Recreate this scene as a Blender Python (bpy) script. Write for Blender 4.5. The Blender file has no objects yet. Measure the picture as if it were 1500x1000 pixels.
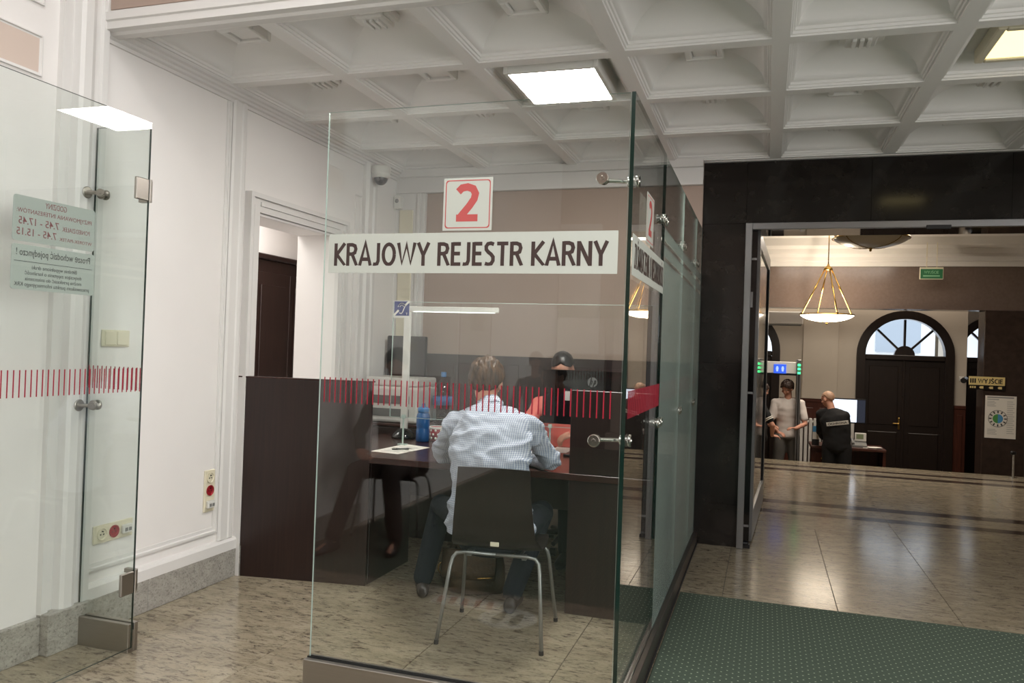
import bpy, bmesh, math, random
from mathutils import Vector, Matrix, noise
random.seed(7)
PI = math.pi
S = bpy.context.scene
COL = S.collection
# ------------------------------------------------------------------ camera
cam_data = bpy.data.cameras.new('camera')
cam = bpy.data.objects.new('camera', cam_data); COL.objects.link(cam)
cam_data.sensor_width = 36.0
cam_data.lens = 1159.04 / 1500 * 36.0
cam_data.clip_end = 200
_R = ((0.95156509, 0.30554108, 0.03418362), (0.02957139, 0.01971233, -0.99936828), (-0.3060219, 0.95197483, 0.00972229))
cx_, cy_, cz_ = (Vector(r) for r in _R)          # camera right, down, forward in world axes
m3 = Matrix((cx_, -cy_, -cz_)).transposed()
cam.matrix_world = Matrix.Translation((0, 0, 1.45)) @ m3.to_4x4()
S.camera = cam
# ------------------------------------------------------------------ world, exposure, big lights
S.view_settings.view_transform = 'Standard'
S.view_settings.look = 'None'
S.view_settings.exposure = 0.52
S.view_settings.gamma = 1.0
S.view_settings.use_curve_mapping = False
S.cycles.max_bounces = 10
S.cycles.transparent_max_bounces = 24
S.cycles.glossy_bounces = 5
S.cycles.use_denoising = True
S.cycles.sample_clamp_indirect = 6.0
S.cycles.caustics_reflective = False
S.cycles.caustics_refractive = False
W = bpy.data.worlds.new('sky'); S.world = W; W.use_nodes = True
W.node_tree.nodes['Background'].inputs[0].default_value = (0.86, 0.93, 1.0, 1)
W.node_tree.nodes['Background'].inputs[1].default_value = 1.6

def area(name, loc, size, power, color, rot=(0, 0, 0), sy=None):
    d = bpy.data.lights.new(name, 'AREA'); d.energy = power; d.color = color; d.size = size
    if sy: d.shape = 'RECTANGLE'; d.size_y = sy
    o = bpy.data.objects.new(name, d); o.location = loc; o.rotation_euler = rot; COL.objects.link(o); return o
def point(name, loc, power, color, r=0.1):
    d = bpy.data.lights.new(name, 'POINT'); d.energy = power; d.color = color; d.shadow_soft_size = r
    o = bpy.data.objects.new(name, d); o.location = loc; COL.objects.link(o); return o
area('hall_ceiling_light', (0.2, -0.6, 4.5), 3.2, 62, (0.97, 0.985, 1.0), sy=3.2)
area('hall_ceiling_light', (-1.4, 1.5, 4.5), 1.4, 10, (0.97, 0.985, 1.0), sy=1.2)
area('hall_side_fill', (4.95, -0.6, 1.6), 4.5, 235, (0.985, 0.985, 0.985), (0, PI / 2, 0), sy=2.6)  # unseen fill light added from the right for the ceiling and left wall
area('corridor_light', (-4.1, 5.3, 2.85), 0.9, 38, (1.0, 0.97, 0.93), sy=1.6)
area('far_hall_light', (1.2, 11.2, 3.2), 2.0, 60, (1.0, 0.90, 0.78), sy=2.0)
area('vestibule_light', (1.4, 14.6, 3.5), 4.0, 30, (1.0, 0.88, 0.74), sy=0.5)

# ------------------------------------------------------------------ materials
MATS = {}
def srgb(r, g, b):
    f = lambda c: c / 12.92 if c <= 0.04045 else ((c + 0.055) / 1.055) ** 2.4
    return (f(r / 255), f(g / 255), f(b / 255), 1)
def mat(name, col, rough=0.5, metal=0.0, spec=0.5, nz=None, bump=None, emit=None, coat=0.0, sheen=0.0):
    """nz=(scale, amount, (stretch xyz), second colour), bump=(scale, strength, stretch)"""
    m = bpy.data.materials.new(name); m.use_nodes = True
    t = m.node_tree; b = t.nodes['Principled BSDF']
    b.inputs['Base Color'].default_value = col
    b.inputs['Roughness'].default_value = rough; b.inputs['Metallic'].default_value = metal
    b.inputs['Specular IOR Level'].default_value = spec
    if coat: b.inputs['Coat Weight'].default_value = coat; b.inputs['Coat Roughness'].default_value = 0.1
    if sheen: b.inputs['Sheen Weight'].default_value = sheen
    def coords(stretch):
        tc = t.nodes.new('ShaderNodeTexCoord'); mp = t.nodes.new('ShaderNodeMapping')
        mp.inputs['Scale'].default_value = stretch; t.links.new(tc.outputs['Object'], mp.inputs[0]); return mp
    if nz:
        sc, amt, st, c2 = nz
        n = t.nodes.new('ShaderNodeTexNoise'); n.inputs['Scale'].default_value = sc; n.inputs['Detail'].default_value = 5
        t.links.new(coords(st).outputs[0], n.inputs['Vector'])
        r = t.nodes.new('ShaderNodeValToRGB'); r.color_ramp.elements[0].position = 0.5 - amt; r.color_ramp.elements[1].position = 0.5 + amt
        r.color_ramp.elements[0].color = c2; r.color_ramp.elements[1].color = col
        t.links.new(n.outputs[0], r.inputs[0]); t.links.new(r.outputs[0], b.inputs['Base Color'])
    if bump:
        sc, s_, st = bump
        n2 = t.nodes.new('ShaderNodeTexNoise'); n2.inputs['Scale'].default_value = sc; n2.inputs['Detail'].default_value = 4
        t.links.new(coords(st).outputs[0], n2.inputs['Vector'])
        bp = t.nodes.new('ShaderNodeBump'); bp.inputs['Strength'].default_value = s_; bp.inputs['Distance'].default_value = 0.01
        t.links.new(n2.outputs[0], bp.inputs['Height']); t.links.new(bp.outputs[0], b.inputs['Normal'])
    if emit:
        b.inputs['Emission Color'].default_value = emit[0]; b.inputs['Emission Strength'].default_value = emit[1]
    MATS[name] = m; return m

def glass_mat(name, tint, gloss=1.0):
    m = bpy.data.materials.new(name); m.use_nodes = True; t = m.node_tree
    t.nodes.remove(t.nodes['Principled BSDF']); out = t.nodes['Material Output']
    tr = t.nodes.new('ShaderNodeBsdfTransparent'); tr.inputs[0].default_value = tint
    gl = t.nodes.new('ShaderNodeBsdfGlossy'); gl.inputs['Roughness'].default_value = 0.0; gl.inputs[0].default_value = (gloss, gloss, gloss, 1)
    fr = t.nodes.new('ShaderNodeFresnel'); ge = t.nodes.new('ShaderNodeNewGeometry'); mr = t.nodes.new('ShaderNodeMapRange')
    mr.inputs['To Min'].default_value = 1.5; mr.inputs['To Max'].default_value = 1 / 1.5     # thin sheet: both faces reflect alike
    t.links.new(ge.outputs['Backfacing'], mr.inputs['Value']); t.links.new(mr.outputs[0], fr.inputs[0])
    mx = t.nodes.new('ShaderNodeMixShader')
    t.links.new(fr.outputs[0], mx.inputs[0]); t.links.new(tr.outputs[0], mx.inputs[1]); t.links.new(gl.outputs[0], mx.inputs[2])
    t.links.new(mx.outputs[0], out.inputs[0]); return m
def film_mat(name, col, opac, rough=0.6):
    m = bpy.data.materials.new(name); m.use_nodes = True; t = m.node_tree
    b = t.nodes['Principled BSDF']; b.inputs['Base Color'].default_value = col; b.inputs['Roughness'].default_value = rough
    b.inputs['Alpha'].default_value = opac; return m

def granite_mat(name, c_base, c_dark, c_light, rough, vein=(1.7, 5.0, 2.2)):
    m = bpy.data.materials.new(name); m.use_nodes = True; t = m.node_tree; b = t.nodes['Principled BSDF']
    tc = t.nodes.new('ShaderNodeTexCoord'); oi = t.nodes.new('ShaderNodeObjectInfo')
    mp = t.nodes.new('ShaderNodeMapping'); t.links.new(tc.outputs['Object'], mp.inputs[0])
    off = t.nodes.new('ShaderNodeVectorMath'); off.operation = 'SCALE'; off.inputs[0].default_value = (37.0, 19.0, 11.0)
    t.links.new(oi.outputs['Random'], off.inputs['Scale']); t.links.new(off.outputs[0], mp.inputs['Location'])
    mp.inputs['Scale'].default_value = vein; mp.inputs['Rotation'].default_value = (0, 0, 0.25)
    def nz(sc, det, dist=0.0, rg=0.6):
        n = t.nodes.new('ShaderNodeTexNoise'); n.inputs['Scale'].default_value = sc; n.inputs['Detail'].default_value = det
        n.inputs['Roughness'].default_value = rg; n.inputs['Distortion'].default_value = dist
        t.links.new(mp.outputs[0], n.inputs['Vector']); return n
    def ramp(n, p0, p1, a, c):
        r = t.nodes.new('ShaderNodeValToRGB'); e = r.color_ramp.elements; e[0].position = p0; e[1].position = p1; e[0].color = a; e[1].color = c
        t.links.new(n.outputs[0], r.inputs[0]); return r
    r1 = ramp(nz(1.6, 8, 0.6, 0.7), 0.33, 0.66, c_base, c_light)
    r2 = ramp(nz(8.0, 12, 0.6, 0.8), 0.38, 0.50, (0.95, 0.95, 0.95, 1), (0, 0, 0, 1))
    r3 = ramp(nz(30, 6, 0.3, 0.7), 0.30, 0.5, (1, 1, 1, 1), (0, 0, 0, 1))
    mx = t.nodes.new('ShaderNodeMix'); mx.data_type = 'RGBA'
    t.links.new(r2.outputs[0], mx.inputs['Factor']); t.links.new(r1.outputs[0], mx.inputs[6]); mx.inputs[7].default_value = c_dark
    mul = t.nodes.new('ShaderNodeMath'); mul.operation = 'MULTIPLY'; mul.inputs[1].default_value = 0.3
    t.links.new(r3.outputs[0], mul.inputs[0])
    mx2 = t.nodes.new('ShaderNodeMix'); mx2.data_type = 'RGBA'
    t.links.new(mul.outputs[0], mx2.inputs['Factor']); t.links.new(mx.outputs[2], mx2.inputs[6]); mx2.inputs[7].default_value = c_dark
    t.links.new(mx2.outputs[2], b.inputs['Base Color']); b.inputs['Roughness'].default_value = rough
    return m
def check_mat(name, c1, c2, pitch):
    m = bpy.data.materials.new(name); m.use_nodes = True; t = m.node_tree; b = t.nodes['Principled BSDF']
    tc = t.nodes.new('ShaderNodeTexCoord'); sp = t.nodes.new('ShaderNodeSeparateXYZ'); t.links.new(tc.outputs['Object'], sp.inputs[0])
    outs = []
    for ax in ('X', 'Z'):
        w = t.nodes.new('ShaderNodeMath'); w.operation = 'MULTIPLY'; w.inputs[1].default_value = 2 * PI / pitch; t.links.new(sp.outputs[ax], w.inputs[0])
        s = t.nodes.new('ShaderNodeMath'); s.operation = 'SINE'; t.links.new(w.outputs[0], s.inputs[0])
        g = t.nodes.new('ShaderNodeMath'); g.operation = 'GREATER_THAN'; g.inputs[1].default_value = 0.25; t.links.new(s.outputs[0], g.inputs[0]); outs.append(g)
    mxm = t.nodes.new('ShaderNodeMath'); mxm.operation = 'MULTIPLY_ADD'; mxm.inputs[1].default_value = 0.62
    hz = t.nodes.new('ShaderNodeMath'); hz.operation = 'MULTIPLY'; hz.inputs[1].default_value = 0.38; t.links.new(outs[1].outputs[0], hz.inputs[0])
    t.links.new(outs[0].outputs[0], mxm.inputs[0]); t.links.new(hz.outputs[0], mxm.inputs[2])
    mx = t.nodes.new('ShaderNodeMix'); mx.data_type = 'RGBA'; t.links.new(mxm.outputs[0], mx.inputs['Factor'])
    mx.inputs[6].default_value = c1; mx.inputs[7].default_value = c2
    t.links.new(mx.outputs[2], b.inputs['Base Color']); b.inputs['Roughness'].default_value = 0.8; b.inputs['Specular IOR Level'].default_value = 0.2
    n2 = t.nodes.new('ShaderNodeTexNoise'); n2.inputs['Scale'].default_value = 14; n2.inputs['Detail'].default_value = 3
    mp = t.nodes.new('ShaderNodeMapping'); mp.inputs['Scale'].default_value = (0.6, 1, 1.6); t.links.new(tc.outputs['Object'], mp.inputs[0]); t.links.new(mp.outputs[0], n2.inputs['Vector'])
    bp = t.nodes.new('ShaderNodeBump'); bp.inputs['Strength'].default_value = 0.5; bp.inputs['Distance'].default_value = 0.02
    t.links.new(n2.outputs[0], bp.inputs['Height']); t.links.new(bp.outputs[0], b.inputs['Normal'])
    return m
def dots_mat(name, base, dot, pitch, rad):
    m = bpy.data.materials.new(name); m.use_nodes = True; t = m.node_tree; b = t.nodes['Principled BSDF']
    tc = t.nodes.new('ShaderNodeTexCoord'); mp = t.nodes.new('ShaderNodeMapping'); mp.inputs['Rotation'].default_value = (0, 0, PI / 4)
    mp.inputs['Scale'].default_value = (1 / pitch,) * 3; t.links.new(tc.outputs['Object'], mp.inputs[0])
    fr = t.nodes.new('ShaderNodeVectorMath'); fr.operation = 'FRACTION'; t.links.new(mp.outputs[0], fr.inputs[0])
    sb = t.nodes.new('ShaderNodeVectorMath'); sb.operation = 'SUBTRACT'; sb.inputs[1].default_value = (0.5, 0.5, 0.0); t.links.new(fr.outputs[0], sb.inputs[0])
    ml = t.nodes.new('ShaderNodeVectorMath'); ml.operation = 'MULTIPLY'; ml.inputs[1].default_value = (1, 1, 0); t.links.new(sb.outputs[0], ml.inputs[0])
    ln = t.nodes.new('ShaderNodeVectorMath'); ln.operation = 'LENGTH'; t.links.new(ml.outputs[0], ln.inputs[0])
    lt = t.nodes.new('ShaderNodeMath'); lt.operation = 'LESS_THAN'; lt.inputs[1].default_value = rad; t.links.new(ln.outputs['Value'], lt.inputs[0])
    mx = t.nodes.new('ShaderNodeMix'); mx.data_type = 'RGBA'; t.links.new(lt.outputs[0], mx.inputs['Factor'])
    n = t.nodes.new('ShaderNodeTexNoise'); n.inputs['Scale'].default_value = 90; t.links.new(tc.outputs['Object'], n.inputs['Vector'])
    r = t.nodes.new('ShaderNodeValToRGB'); r.color_ramp.elements[0].color = tuple(c * 0.72 for c in base[:3]) + (1,); r.color_ramp.elements[1].color = base
    t.links.new(n.outputs[0], r.inputs[0]); t.links.new(r.outputs[0], mx.inputs[6]); mx.inputs[7].default_value = dot
    t.links.new(mx.outputs[2], b.inputs['Base Color']); b.inputs['Roughness'].default_value = 0.95; b.inputs['Specular IOR Level'].default_value = 0.1
    return m

white = mat('white_paint', srgb(236, 232, 229), 0.55, nz=(3, 0.3, (1, 1, 1), srgb(232, 228, 225)))
trimw = mat('white_trim', srgb(222, 219, 216), 0.5)
plaster = mat('ceiling_plaster', srgb(238, 236, 233), 0.7, nz=(2.5, 0.3, (1, 1, 1), srgb(234, 231, 228)))
taupe = mat('taupe_paint', srgb(172, 152, 140), 0.7, nz=(2, 0.3, (1, 1, 1), srgb(166, 146, 134)))
peach = mat('peach_paint', srgb(208, 190, 178), 0.7)
granite = granite_mat('beige_granite', srgb(142, 130, 110), srgb(76, 65, 55), srgb(168, 157, 136), 0.16)
skirtgr = granite_mat('grey_granite', srgb(150, 146, 138), srgb(104, 100, 94), srgb(178, 174, 166), 0.3, (8, 8, 11))
grout = mat('grout', srgb(70, 62, 55), 0.8)
darkgr = mat('dark_inlay_granite', srgb(72, 58, 50), 0.16, nz=(30, 0.2, (1, 1, 1), srgb(56, 45, 40)))
blackst = mat('black_polished_stone', srgb(38, 34, 31), 0.12, nz=(9, 0.22, (1, 1, 1), srgb(25, 22, 21)))
brownst = mat('brown_polished_stone', srgb(116, 102, 95), 0.16, nz=(26, 0.35, (1, 1, 1), srgb(104, 90, 83)))
wenge = mat('wenge_wood', srgb(46, 29, 25), 0.32, nz=(5, 0.22, (14, 14, 0.6), srgb(34, 21, 19)))
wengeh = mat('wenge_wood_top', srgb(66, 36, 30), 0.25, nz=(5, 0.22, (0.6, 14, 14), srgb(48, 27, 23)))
redwood = mat('mahogany_wood', srgb(86, 46, 34), 0.35, nz=(5, 0.22, (14, 14, 0.6), srgb(62, 33, 25)))
darkdoor = mat('dark_door_wood', srgb(40, 30, 26), 0.35, nz=(5, 0.22, (14, 14, 0.6), srgb(28, 21, 18)))
glass = glass_mat('clear_glass', (0.955, 0.975, 0.965, 1))
thinglass = glass_mat('thin_glass', (0.985, 0.99, 0.985, 1))
smoked = glass_mat('smoked_glass', (0.18, 0.2, 0.2, 1))
edgeg = mat('glass_edge_green', srgb(9, 36, 30), 0.08, spec=0.8)
edgel = mat('glass_edge_light', srgb(186, 204, 196), 0.1, spec=0.8)
frost = film_mat('frosted_film', srgb(128, 143, 136), 0.38)
bandm = film_mat('white_sign_film', srgb(196, 199, 190), 0.94)
noticem = film_mat('notice_film', srgb(186, 192, 186), 0.88)
signred = mat('sign_red', srgb(188, 82, 80), 0.5)
stripered = mat('stripe_red', srgb(150, 14, 42), 0.5)
inkbrown = mat('ink_brown', srgb(58, 40, 36), 0.5)
inkmauve = mat('ink_mauve', srgb(140, 84, 86), 0.5)
inkgrey = mat('ink_grey', srgb(62, 62, 62), 0.5)
inkblack = mat('ink_black', srgb(22, 22, 24), 0.5)
paper = mat('paper_white', srgb(232, 228, 220), 0.7)
steel = mat('brushed_steel', srgb(172, 166, 158), 0.38, 1.0, nz=(40, 0.4, (0.05, 1, 30), srgb(160, 154, 147)))
chrome = mat('chrome', srgb(215, 213, 208), 0.12, 1.0)
bronze = mat('bronze_rail', srgb(92, 84, 78), 0.35, 0.8)
alu = mat('satin_aluminium', srgb(150, 150, 151), 0.35, 0.9)
tube_m = mat('chair_tube', srgb(150, 150, 148), 0.42, 0.8)
blackp = mat('black_plastic', srgb(20, 20, 22), 0.35)
blackgl = mat('black_gloss', srgb(10, 10, 11), 0.08)
rubber = mat('black_rubber', srgb(18, 18, 18), 0.8)
whitep = mat('white_plastic', srgb(218, 216, 210), 0.4)
creamp = mat('cream_plastic', srgb(222, 214, 190), 0.4)
redp = mat('red_plastic', srgb(150, 30, 40), 0.4)
greyp = mat('grey_plastic', srgb(120, 120, 118), 0.5)
carpetm = dots_mat('green_carpet', srgb(84, 96, 85), srgb(166, 178, 156), 0.036, 0.105)
ledm = mat('led_panel', (1, 1, 1, 1), 0.5, emit=((1.0, 0.955, 0.90, 1), 44))
hallled = mat('hall_led_panel', (1, 1, 1, 1), 0.5, emit=((1.0, 0.97, 0.93, 1), 15))
warmm = mat('warm_panel', (1, .9, .6, 1), 0.5, emit=((1.0, 0.80, 0.36, 1), 1.35))
bowlm = mat('lit_bowl_glass', srgb(240, 226, 200), 0.3, emit=((1.0, 0.86, 0.68, 1), 7))
bowloff = mat('unlit_bowl_glass', srgb(200, 190, 170), 0.3)
brass = mat('brass', srgb(196, 160, 92), 0.25, 1.0)
skin = mat('skin', srgb(206, 152, 128), 0.55, nz=(20, 0.3, (1, 1, 1), srgb(196, 140, 118)))
eyew = mat('eye_white', srgb(230, 226, 220), 0.3)
hair_br = mat('brown_hair', srgb(92, 66, 43), 0.5, nz=(9, 0.2, (6, 6, 0.8), srgb(42, 29, 19)), bump=(12, 0.8, (6, 6, 0.8)))
hair_bk = mat('black_hair', srgb(40, 34, 36), 0.4, nz=(9, 0.2, (6, 6, 0.8), srgb(20, 17, 18)))
hair_db = mat('dark_brown_hair', srgb(52, 36, 28), 0.5)
hair_gr = mat('thin_fair_hair', srgb(170, 136, 112), 0.5)
shirtm = check_mat('checked_shirt', srgb(146, 155, 178), srgb(212, 215, 222), 0.0098)
navy = mat('navy_trousers', srgb(20, 24, 34), 0.85, bump=(30, 0.3, (1, 1, 1)))
coral = mat('coral_blouse', srgb(232, 120, 108), 0.75)
white_t = mat('white_tshirt', srgb(214, 206, 200), 0.85)
grey_t = mat('grey_trousers', srgb(110, 108, 104), 0.85)
black_c = mat('black_cloth', srgb(15, 15, 17), 0.85)
olive_c = mat('olive_cloth', srgb(96, 100, 92), 0.85)
leather = mat('brown_leather', srgb(86, 66, 46), 0.45, nz=(20, 0.3, (1, 1, 1), srgb(60, 45, 31)), bump=(40, 0.4, (1, 1, 1)))
shoe_m = mat('black_shoe', srgb(22, 20, 20), 0.35)
bluew = mat('blue_bottle', srgb(40, 92, 150), 0.2)
bluelab = mat('blue_cap', srgb(60, 120, 180), 0.4)
pet = glass_mat('clear_bottle', (0.88, 0.92, 0.94, 1))
bluesign = mat('sign_blue', srgb(58, 66, 120), 0.5)
greensign = mat('sign_green', srgb(36, 96, 58), 0.4, emit=(srgb(36, 100, 60), 0.12))
yellowsg = mat('sign_yellow', srgb(222, 202, 140), 0.5)
screenb = mat('blue_screen', srgb(30, 60, 150), 0.3, emit=(srgb(50, 90, 210), 0.9))
screenw = mat('white_screen', srgb(200, 215, 235), 0.3, emit=(srgb(215, 225, 240), 0.9))
ledgreen = mat('green_led', srgb(60, 220, 120), 0.3, emit=(srgb(60, 235, 130), 2.0))
posterg = mat('poster_green', srgb(80, 150, 80), 0.6)
posterb = mat('poster_blue', srgb(80, 150, 200), 0.6)
radm = mat('radiator_enamel', srgb(224, 222, 218), 0.4)
# ------------------------------------------------------------------ helpers
WM = {}
def V(*a): return Vector(a)
def newbm(): return bmesh.new()
def box(bm, lo, hi, bev=0.0, mi=0, M=None, seg=1):
    lo, hi = V(*lo), V(*hi)
    r = bmesh.ops.create_cube(bm, size=1.0)
    vs = r['verts']; c = (lo + hi) / 2; d = hi - lo
    for v in vs: v.co = V(c.x + v.co.x * d.x, c.y + v.co.y * d.y, c.z + v.co.z * d.z)
    fs = list({f for v in vs for f in v.link_faces})
    if bev:
        es = list({e for v in vs for e in v.link_edges})
        rb = bmesh.ops.bevel(bm, geom=es, offset=min(bev, 0.45 * min(d)), segments=seg, affect='EDGES', profile=0.5)
        fs = list({f for v in rb['verts'] for f in v.link_faces}) + [f for f in fs if f.is_valid]
        vs = list({v for f in fs for v in f.verts})
    for f in fs: f.material_index = mi
    if M is not None:
        for v in vs: v.co = M @ v.co
    return vs
def frame_of(d):
    d = d.normalized(); a = V(0, 0, 1) if abs(d.z) < 0.9 else V(1, 0, 0)
    s = d.cross(a).normalized(); return s, s.cross(d).normalized()
def loft(bm, secs, n=14, cap=True, mi=0):
    """secs: list of (centre, axisA vec, axisB vec)"""
    rings = []
    for c, a, b in secs:
        rings.append([bm.verts.new(c + a * math.cos(2 * PI * k / n) + b * math.sin(2 * PI * k / n)) for k in range(n)])
    for r0, r1 in zip(rings, rings[1:]):
        for k in range(n):
            f = bm.faces.new((r0[k], r0[(k + 1) % n], r1[(k + 1) % n], r1[k])); f.material_index = mi
    if cap:
        f = bm.faces.new(list(reversed(rings[0]))); f.material_index = mi
        f = bm.faces.new(rings[-1]); f.material_index = mi
    return rings
def tube(bm, pts, rads, n=10, mi=0, cap=True):
    pts = [V(*p) if not isinstance(p, Vector) else p for p in pts]
    if not isinstance(rads, (list, tuple)): rads = [rads] * len(pts)
    secs = []; s = None
    for i, p in enumerate(pts):
        d = (pts[min(i + 1, len(pts) - 1)] - pts[max(i - 1, 0)]).normalized()
        if s is None: s, u = frame_of(d)
        else:
            s = (s - d * s.dot(d)).normalized()
        u = d.cross(s).normalized()
        secs.append((p, s * rads[i], u * rads[i]))
    return loft(bm, secs, n, cap, mi)
def cyl(bm, p0, p1, r0, r1=None, n=20, mi=0):
    return tube(bm, [p0, p1], [r0, r0 if r1 is None else r1], n, mi)
def ball(bm, c, r, R=None, nu=16, nv=10, mi=0):
    r = r if isinstance(r, (tuple, list)) else (r, r, r); c = V(*c) if not isinstance(c, Vector) else c
    M = Matrix.Translation(c) @ (R.to_4x4() if R is not None else Matrix.Identity(4)) @ Matrix.Diagonal((*r, 1))
    rr = bmesh.ops.create_uvsphere(bm, u_segments=nu, v_segments=nv, radius=1.0, matrix=M)
    for v in rr['verts']:
        for f in v.link_faces: f.material_index = mi
    return rr['verts']
def lathe(bm, prof, c, n=28, axis=None, mi=0, cap=False):
    c = V(*c); d = V(0, 0, 1) if axis is None else axis.normalized()
    s, u = (V(1, 0, 0), V(0, 1, 0)) if axis is None else frame_of(d)
    secs = [(c + d * z, s * max(r, 1e-4), u * max(r, 1e-4)) for r, z in prof]
    return loft(bm, secs, n, cap, mi)
def prism(bm, poly, o, ax, ay, az, depth, mi=0):
    """extrude a 2-D polygon (in ax, ay from o) by depth along az"""
    o, ax, ay, az = (V(*q) for q in (o, ax, ay, az))
    a = [bm.verts.new(o + ax * x + ay * y) for x, y in poly]; b = [bm.verts.new(o + ax * x + ay * y + az * depth) for x, y in poly]
    n = len(poly)
    fs = [bm.faces.new(a), bm.faces.new(list(reversed(b)))]
    for k in range(n): fs.append(bm.faces.new((a[(k + 1) % n], a[k], b[k], b[(k + 1) % n])))
    for f in fs: f.material_index = mi
    bmesh.ops.recalc_face_normals(bm, faces=fs)
def tag(o, label=None, cat=None, group=None, kind=None):
    if label: o['label'] = label
    if cat: o['category'] = cat
    if group: o['group'] = group
    if kind: o['kind'] = kind
    return o
def thing(name, label, cat, loc=(0, 0, 0), rz=0.0, group=None, kind=None):
    o = bpy.data.objects.new(name, None); COL.objects.link(o); o.empty_display_size = 0.1
    o.location = loc; o.rotation_euler = (0, 0, rz)
    WM[o] = Matrix.Translation(loc) @ Matrix.Rotation(rz, 4, 'Z')
    return tag(o, label, cat, group, kind)
def obj(name, bm, mats, parent=None, smooth=False, fixn=True):
    if fixn: bmesh.ops.recalc_face_normals(bm, faces=bm.faces[:])
    P = WM.get(parent) if parent is not None else None
    if P is not None: bm.transform(P.inverted())
    me = bpy.data.meshes.new(name); bm.to_mesh(me); bm.free()
    for m in (mats if isinstance(mats, (list, tuple)) else [mats]): me.materials.append(m)
    if smooth: me.shade_smooth() if smooth is True else me.shade_auto_smooth(angle=smooth) if hasattr(me, 'shade_auto_smooth') else me.shade_smooth()
    o = bpy.data.objects.new(name, me); COL.objects.link(o)
    if parent is not None: o.parent = parent
    WM[o] = P if P is not None else Matrix.Identity(4)
    return o
def solo(name, bm, mats, label, cat, group=None, kind=None, loc=None, smooth=False):
    """a one-mesh thing with its origin at loc"""
    if loc is not None: bm.transform(Matrix.Translation(loc).inverted())
    o = obj(name, bm, mats, None, smooth); 
    if loc is not None: o.location = loc; WM[o] = Matrix.Translation(loc)
    return tag(o, label, cat, group, kind)
def struct(name, bm, mats, label=None, cat=None, smooth=False):
    o = obj(name, bm, mats, None, smooth); return tag(o, label, cat, None, 'structure')
def smooth_by_angle(o, ang=0.6):
    me = o.data; bm = bmesh.new(); bm.from_mesh(me)
    for f in bm.faces: f.smooth = True
    for e in bm.edges:
        if len(e.link_faces) == 2 and e.calc_face_angle(0) > ang: e.smooth = False
    bm.to_mesh(me); bm.free(); return o
def dup(root, loc, rz=None, label=None):
    c = root.copy(); COL.objects.link(c); c.location = loc
    if rz is not None: c.rotation_euler = (0, 0, rz)
    if label: c['label'] = label
    for ch in list(root.children):
        d = ch.copy(); COL.objects.link(d); d.parent = c
        for g in list(ch.children):
            e = g.copy(); COL.objects.link(e); e.parent = d
    return c
def copy_part(o, loc, parent):
    c = o.copy(); COL.objects.link(c); c.parent = parent; c.location = loc; return c
_txt = {}
def text_bm(bm, body, o, ax, ay, w, h, t=0.0008, bold=0.0, mi=0, sx=None):
    """lettering fitted to a w x h box whose lower left corner is o; ax along the line, ay up; sunk/raised t along the normal"""
    o, ax, ay = V(*o), V(*ax), V(*ay); nz = ax.cross(ay)
    cu = bpy.data.curves.new('t', 'FONT'); cu.body = body; cu.size = 1.0; cu.offset = bold; cu.resolution_u = 3; cu.fill_mode = 'FRONT'
    ob = bpy.data.objects.new('t', cu); COL.objects.link(ob)
    me = bpy.data.meshes.new_from_object(ob.evaluated_get(bpy.context.evaluated_depsgraph_get()))
    bpy.data.objects.remove(ob); bpy.data.curves.remove(cu)
    xs = [v.co.x for v in me.vertices]; ys = [v.co.y for v in me.vertices]
    x0, x1, y0, y1 = min(xs), max(xs), min(ys), max(ys)
    kx, ky = w / (x1 - x0), h / (y1 - y0)
    tb = bmesh.new(); tb.from_mesh(me); bpy.data.meshes.remove(me)
    if t:
        r = bmesh.ops.extrude_face_region(tb, geom=tb.faces[:])
        for v in [g for g in r['geom'] if isinstance(g, bmesh.types.BMVert)]: v.co.z += 1.0
    vm = {}
    for v in tb.verts: vm[v] = bm.verts.new(o + ax * ((v.co.x - x0) * kx) + ay * ((v.co.y - y0) * ky) + nz * (v.co.z * t))
    for f in tb.faces:
        try: nf = bm.faces.new([vm[v] for v in f.verts]); nf.material_index = mi
        except ValueError: pass
    tb.free()
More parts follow.
